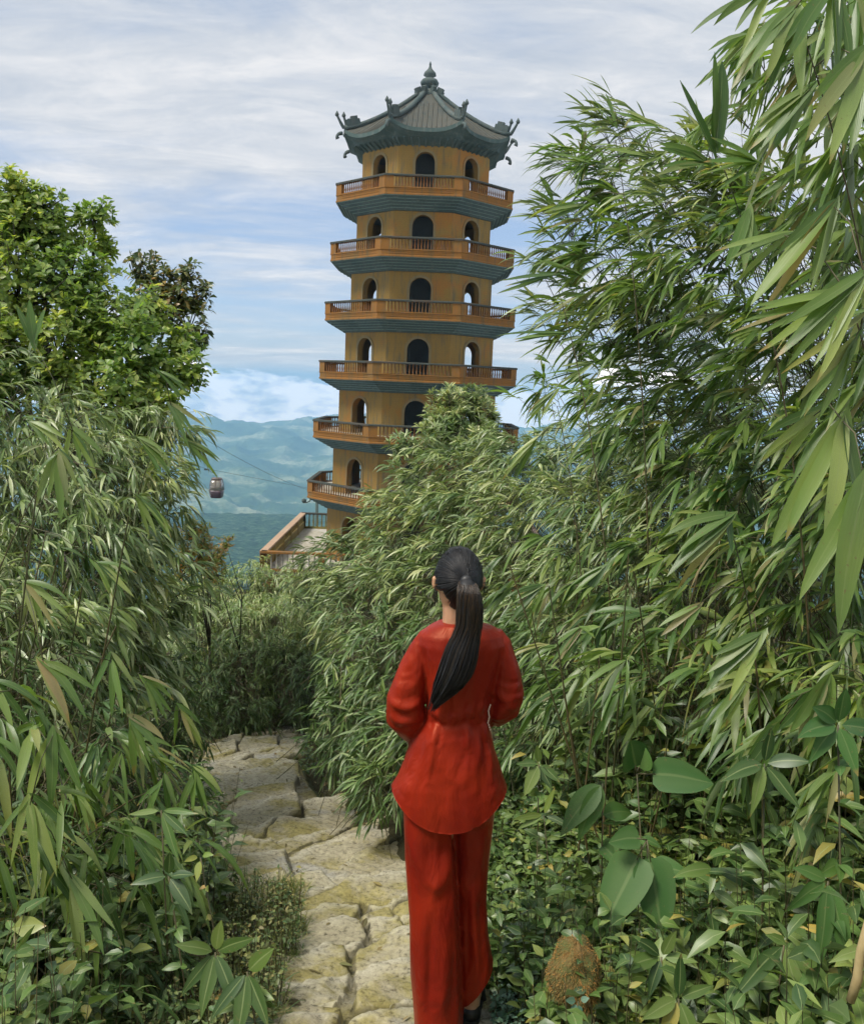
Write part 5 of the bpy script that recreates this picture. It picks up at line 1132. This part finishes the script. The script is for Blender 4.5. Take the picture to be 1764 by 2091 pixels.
tf = [([(872, 1452), (893, 1520), (918, 1562), (940, 1570), (965, 1535), (1000, 1448)], .008, .014), ([(870, 1452), (935, 1462), (1003, 1450)], -.009, .010), ([(1003, 1440), (975, 1490), (968, 1540), (970, 1590)], .006, .010),
      ([(868, 1440), (880, 1500), (878, 1560), (868, 1620)], .007, .011), ([(1002, 1442), (960, 1462), (905, 1468)], .007, .008), ([(1005, 1425), (960, 1430), (915, 1452)], .006, .010), ([(872, 1430), (905, 1450), (930, 1456)], .006, .008),
      ([(848, 1306), (862, 1350), (867, 1420)], .007, .008), ([(858, 1310), (874, 1360), (872, 1430)], -.006, .007), ([(1036, 1296), (1022, 1360), (1004, 1420)], .007, .009), ([(1028, 1310), (1012, 1370), (1000, 1405)], -.006, .007),
      ([(800, 1405), (825, 1430), (862, 1428)], .008, .010), ([(798, 1450), (830, 1462), (868, 1448)], .009, .010), ([(806, 1480), (840, 1472), (872, 1462)], -.008, .008), ([(835, 1330), (850, 1370), (858, 1410)], .006, .008), ([(815, 1350), (812, 1390), (825, 1420)], .005, .009),
      ([(1008, 1400), (1035, 1425), (1060, 1440)], .008, .009), ([(1003, 1465), (1025, 1440), (1050, 1425)], .008, .010), ([(1040, 1330), (1050, 1370), (1055, 1400)], .005, .009), ([(1020, 1470), (1045, 1460), (1060, 1445)], -.006, .008),
      ([(925, 1570), (915, 1610), (918, 1660)], .004, .014), ([(990, 1500), (1005, 1560), (1018, 1600)], .006, .012), ([(845, 1530), (840, 1570), (825, 1600)], .006, .012), ([(945, 1580), (965, 1620), (962, 1655)], .004, .014), ([(935, 1300), (938, 1380), (936, 1440)], -.004, .018)]
td = [((935, 1512), -.004, .045, .040), ((1000, 1415), -.012, .018, .030), ((868, 1420), -.006, .012, .03)]
_r = random.Random(3)
for k in range(26):      # gathers running out from the waist seam
    x0 = _r.uniform(876, 998); dirn = _r.choice((-1, 1, 1)); L_ = _r.uniform(30, 120) if dirn > 0 else _r.uniform(20, 70); sl_ = (x0-936)/62*_r.uniform(.1, .55)
    tf.append(([(x0, 1458), (x0+sl_*L_*.5+_r.uniform(-6, 6), 1458+dirn*L_*.5), (x0+sl_*L_, 1458+dirn*L_)], _r.uniform(.005, .010)*_r.choice((1, 1, -1)), _r.uniform(.0035, .007)))
for k in range(16):      # creases across the bent sleeves
    for sx_, xa, xb in ((1, 796, 866), (-1, 1066, 1004)):
        y0 = _r.uniform(1350, 1485); tf.append(([(xa+sx_*4, y0), ((xa+xb)/2, y0+_r.uniform(-4, 16)), (xb, y0+_r.uniform(-28, 12))], _r.uniform(.0015, .0035)*_r.choice((1, -1)), _r.uniform(.004, .007)))
for k in range(10):
    x0 = _r.uniform(866, 1008); tf.append(([(x0, 1305), (x0+(936-x0)*.12, 1350), (x0+(936-x0)*.2+_r.uniform(-8, 8), 1400)], _r.uniform(.002, .004)*_r.choice((1, -1)), _r.uniform(.004, .007)))
tunic = remesh(tu, 'tunic', M['satin'], person, .0055, 5, folds_disp(tf, td, .0050, (7, 5)), tcut)
tr_ = MB()
tr_.rings([ringpx(1500, 868, 1004, .09, .09), ringpx(1560, 845, 1010, .11, .10), ringpx(1610, 834, 1011, .122, .11), ringpx(1650, 832, 1009, .118, .11), ringpx(1668, 836, 1004, .105, .10)])
ring_l = [(1590, 828, 935, .105, .10, .0), (1640, 825, 929, .108, .10, .0), (1700, 826, 929, .105, .10, -.01), (1753, 829, 931, .102, .095, -.02), (1850, 836, 935, .098, .09, -.035), (1972, 839, 941, .098, .09, -.045), (2050, 845, 944, .10, .092, -.05)]
tr_.rings([ringpx(py, xl, xr, b, f, o) for py, xl, xr, b, f, o in ring_l]+[ringpx(2120, 847, 946, .102, .095, -.05), ringpx(2140, 846, 947, .102, .095, -.05)])
ring_r = [(1590, 930, 1012, .10, .10, .02), (1640, 926, 1011, .10, .10, .02), (1700, 928, 1006, .096, .095, .03), (1753, 930, 1000, .092, .09, .04), (1850, 932, 995, .086, .085, .055), (1923, 932, 999, .088, .085, .06), (1970, 932, 1007, .092, .09, .06)]
hr = lambda u: -.075*(1-(u+1)/2)**.8
tr_.rings([ringpx(py, xl, xr, b, f, o) for py, xl, xr, b, f, o in ring_r]+[ringpx(2000, 932, 1011, .092, .09, .06, hem=lambda u: hr(u)*.6), ringpx(2020, 932, 1013, .092, .09, .06, hem=hr), ringpx(2045, 933, 1014, .09, .09, .06, hem=hr)])
rfolds = [([(832, 1640), (845, 1700), (868, 1752), (892, 1776), (912, 1752), (921, 1700), (922, 1660)], .014, .012), ([(905, 1800), (900, 1900), (906, 2050)], .005, .012), ([(862, 1790), (856, 1900), (862, 2080)], .005, .013), ([(925, 1790), (932, 1900), (940, 2040)], .007, .010),
          ([(990, 1670), (974, 1740), (960, 1790)], .007, .010), ([(962, 1800), (970, 1900), (985, 1975)], .006, .011), ([(885, 1950), (882, 2020), (888, 2090)], .005, .012), ([(848, 1640), (880, 1668), (925, 1672)], -.006, .010), ([(945, 1700), (948, 1850), (955, 1980)], -.006, .010)]
rd = [((890, 1712), -.008, .035, .05), ((928, 1690), -.014, .010, .05)]
rfolds.append(([(928, 1655), (931, 1760), (938, 1923), (944, 2060)], -.030, .0045))
for k in range(20):
    leg = k % 2; x0 = _r.uniform(834, 922) if leg == 0 else _r.uniform(938, 1000); y0 = _r.uniform(1660, 1900); L_ = _r.uniform(90, 320); y1 = min(y0+L_, 2085 if leg == 0 else 1985)
    if y1-y0 > 40: rfolds.append(([(x0, y0), (x0+_r.uniform(-5, 6), (y0+y1)/2), (x0+_r.uniform(-7, 9), y1)], _r.uniform(.003, .007)*_r.choice((1, 1, -1)), _r.uniform(.005, .010)))
_l0, _l1, _r0, _r1 = W3(848, 2100), W3(944, 2060), W3(944, 2050), W3(1010, 1978)
def trcut(c):
    if c.x < _l1.x+.004 and c.y < 2.86: t = max(0, min(1, (c.x-_l0.x)/(_l1.x-_l0.x))); return _l0.z+(_l1.z-_l0.z)*t**1.6
    t = max(0, min(1, (c.x-_r0.x)/(_r1.x-_r0.x))); return _r0.z+(_r1.z-_r0.z)*t**1.3
trousers = remesh(tr_, 'trousers', M['satin'], person, .0068, 4, folds_disp(rfolds, rd, .0045, (10, 1.6)), trcut)
# side ties hanging at the waist
bt = MB(); P = [W3(1001, 1440, 2.80), W3(997, 1452, 2.79), W3(999, 1464, 2.79), W3(996, 1476, 2.79), W3(1001, 1490, 2.785)]
for i in range(13):
    t = i/12*4; a = P[int(min(t, 3.999))].lerp(P[int(min(t, 3.999))+1], t-int(min(t, 3.999))); bt.lathe([(.0005, -.004), (.0035, 0), (.0005, .004)], a, 6)
bt.build('bead_tie', M['pearl'], person)
sh = MB()
for Mx in (ML, MR):
    rs = []
    for y, w in ((-.064, .018), (-.055, .034), (-.01, .037), (.05, .039), (.11, .047), (.16, .043), (.195, .022)):
        rs.append([tuple(Mx @ Vector((w*c_, y, z))) for c_, z in ((-1, .002), (1, .002), (1, .026), (-1, .026))])
    sh.rings(rs, True, False)
    sh.tube([Mx @ Vector((-.043, .07, .02)), Mx @ Vector((-.03, .075, .075)), Mx @ Vector((.03, .075, .075)), Mx @ Vector((.043, .07, .02))], .012, 8)
    sh.rings([[tuple(Mx @ Vector((w*math.cos(t), -.022-.04*abs(math.sin(t)) if math.sin(t) < 0 else -.022+.0*math.sin(t), z))) for t in [2*math.pi*k/14 for k in range(14)]] for z, w in ((.02, .037), (.05, .036), (.062, .034))], True, True)
sh.build('sandal', M['shoe'], person)

# ---- hair
HR = Vector((.0805, .104, .106)); tie = W3(951, 1184, 2.757); tdir = Vector(((tie.x-HC.x)/HR.x, (tie.y-HC.y)/HR.y, (tie.z-HC.z)/HR.z)).normalized()
hcap = MB(); rs = []
Mh = Matrix.Rotation(R(10), 3, 'Z')
for k in range(15):
    el = R(90-k*11.5); rg_ = []
    for j in range(32):
        a = 2*math.pi*j/32; v = Vector((math.cos(a)*math.cos(el), math.sin(a)*math.cos(el), math.sin(el)))
        # keep the hair behind the face and above the nape
        lim = -.30 if v.y < -.2 else (.10 if v.y < .35 else .42)
        nap = -.86 if v.y < -.35 else (-.10 if v.y < .25 else .40)
        z = max(v.z, nap); sc_ = 1.0 if v.z >= nap else .90
        s2 = 1.0 if v.z > -.1 else max(.55, 1-.55*(-.1-v.z))
        v2 = Vector((v.x*HR.x*sc_*s2, v.y*HR.y*sc_*(s2*.5+.5), z*HR.z*(1.02)))
        rg_.append(tuple(HC+Mh @ v2))
    rs.append(rg_)
hcap.rings(rs, True, True); hair = hcap.build('hair', M['hair'], person)
n = 620; st = []
for i in range(n):
    a = random.uniform(0, 2*math.pi); y = math.sin(a)
    low_ = (-.80 if y < -.5 else (-.25 if y < .0 else (.05 if y < .4 else .45)))
    z = random.uniform(low_, min(low_+.9, .98)) if random.random() < .6 else low_+random.uniform(0, .1)
    r_ = math.sqrt(max(0, 1-z*z)); v = Mh @ Vector((math.cos(a)*r_, y*r_, z)); pts = []
    om = math.acos(max(-1, min(1, v.dot(tdir))))
    if om < .15 or om > 2.9: continue
    lift = random.uniform(1.0, 1.018)
    for k in range(12):
        t = k/11; w = (v*math.sin((1-t)*om)+tdir*math.sin(t*om))/math.sin(om); s2 = 1.0 if w.z > -.1 else max(.55, 1-.55*(-.1-w.z))
        pts.append(HC+Vector((w.x*HR.x*s2, w.y*HR.y*(s2*.5+.5), w.z*HR.z*1.02))*(lift+.012*math.sin(t*math.pi)))
    st.append([tuple(p) for p in pts])
V, Q = tubes_np(np.array(st), np.full((len(st), 12), .0011), 4); link('hair_strands', npmesh('hair_strands', V, Q, M['hair']), hair)
cl = [(951, 1184, 2.755, 9), (954, 1192, 2.722, 17), (957, 1210, 2.705, 22), (959, 1240, 2.705, 25), (958, 1275, 2.712, 25), (952, 1298, 2.714, 26), (944, 1322, 2.714, 31), (937, 1350, 2.714, 34), (928, 1378, 2.716, 34), (914, 1404, 2.722, 28), (902, 1420, 2.73, 20), (890, 1436, 2.738, 8)]
cps = [W3(x, y, Y) for x, y, Y, r in cl]; crs = [r*.00162 for *_, r in cl]
pt = MB(); pt.tube(cps, [r*.86 for r in crs], 16, True, .62)
ptail = pt.build('ponytail', M['hair'], person)
def tailstr(n, mat, sel, name, r0=.0012):
    S = []; cp = np.array([tuple(p) for p in cps]); ts = np.linspace(0, 1, 22)
    for i in range(n):
        a = random.uniform(0, 2*math.pi); rr_2 = math.sqrt(random.random())*.25+.78 if sel else math.sqrt(random.random())
        end = random.uniform(.86, 1.04) if not sel else random.choice((random.uniform(.12, .3), random.uniform(.12, .3), random.uniform(.4, .98))); ph = random.uniform(0, 6)
        tq = ts*min(end, 1.0)*(len(cp)-1); j = np.clip(tq.astype(int), 0, len(cp)-2); f = (tq-j)[:, None]; f = f
        c_ = cp[j]*(1-f)+cp[j+1]*f; r_ = np.interp(tq, range(len(crs)), crs)
        off = np.stack([np.cos(a+ts*.6)*r_*rr_2, -np.sin(a+ts*.6)*r_*rr_2*.65, np.zeros(22)], -1)
        wob = np.stack([np.sin(ts*5+ph), np.cos(ts*4+ph), np.zeros(22)], -1)*.004*ts[:, None]*random.uniform(.2, 1.3)
        if end >= 1: wob = wob+np.array([-.012, 0, -.03])*((ts**6)[:, None])*random.uniform(0, 1)
        S.append(c_+off+wob)
    V, Q = tubes_np(np.array(S), np.full((n, 22), r0)*np.interp(ts, [0, .8, 1], [1, 1, .3])[None], 4); link(name, npmesh(name, V, Q, mat), ptail)
tailstr(700, M['hair'], False, 'hair_strands'); tailstr(260, M['hairbrown'], True, 'brown_strands', .0008)
tb = MB(); tb.tube([W3(951, 1184, 2.762), W3(953, 1190, 2.738)], [.018, .020], 12); tb.build('hair_tie', M['shoe'], ptail)
# loose wisps by the ears and nape
S = []
for x, y, dx, dy, L in ((890, 1190, -2, 34, 8), (889, 1195, 4, 44, 9), (985, 1195, 6, 30, 8), (990, 1205, -6, 40, 9), (988, 1188, 10, 24, 9), (930, 1245, 4, 26, 9), (922, 1250, 2, 20, 9), (940, 1124, -20, -6, 9), (915, 1130, -18, 4, 9)):
    for q in range(5):
        o = random.uniform(-3, 3); S.append([tuple(W3(x+o+dx*t+random.uniform(-1, 1)*.3+4*math.sin(t*3+q)*t, y+dy*t, 2.84-.02*math.sin(t*3))) for t in np.linspace(0, 1, 8)])
for q in range(46):
    a = random.uniform(0, math.pi); e0 = HC+Vector((math.cos(a)*HR.x*1.0, random.uniform(-.06, .04), math.sin(a)*HR.z)); dr = Vector((math.cos(a)*.5+random.uniform(-.8, .8), random.uniform(-.6, .3), math.sin(a)*.5+random.uniform(-.6, .3))).normalized(); L = random.uniform(.015, .045)
    S.append([tuple(e0+dr*L*t+Vector((0, 0, -.02*t*t))+Vector((math.cos(a), 0, math.sin(a)))*.012*math.sin(t*2.2)) for t in np.linspace(0, 1, 8)])
V, Q = tubes_np(np.array(S), np.full((len(S), 8), .0006), 4); link('hair_wisps', npmesh('hair_wisps', V, Q, M['hair']), hair)

# ------------------------------------------------------------------ air
hz = MB(); hz.box((0, 2950, -440), (9600, 6100, 930))
vmat = bpy.data.materials.new('air'); vmat.use_nodes = True; T = NT(vmat.node_tree)
T.link(T.n('VolumePrincipled', Color=(.38, .70, 1.0, 1), Density=2.3e-4, Anisotropy=0.0).outputs[0], T.n('OutputMaterial').inputs[1])
tag(hz.build('haze', vmat), 'pale blue haze filling the valley air', 'haze', kind='stuff')
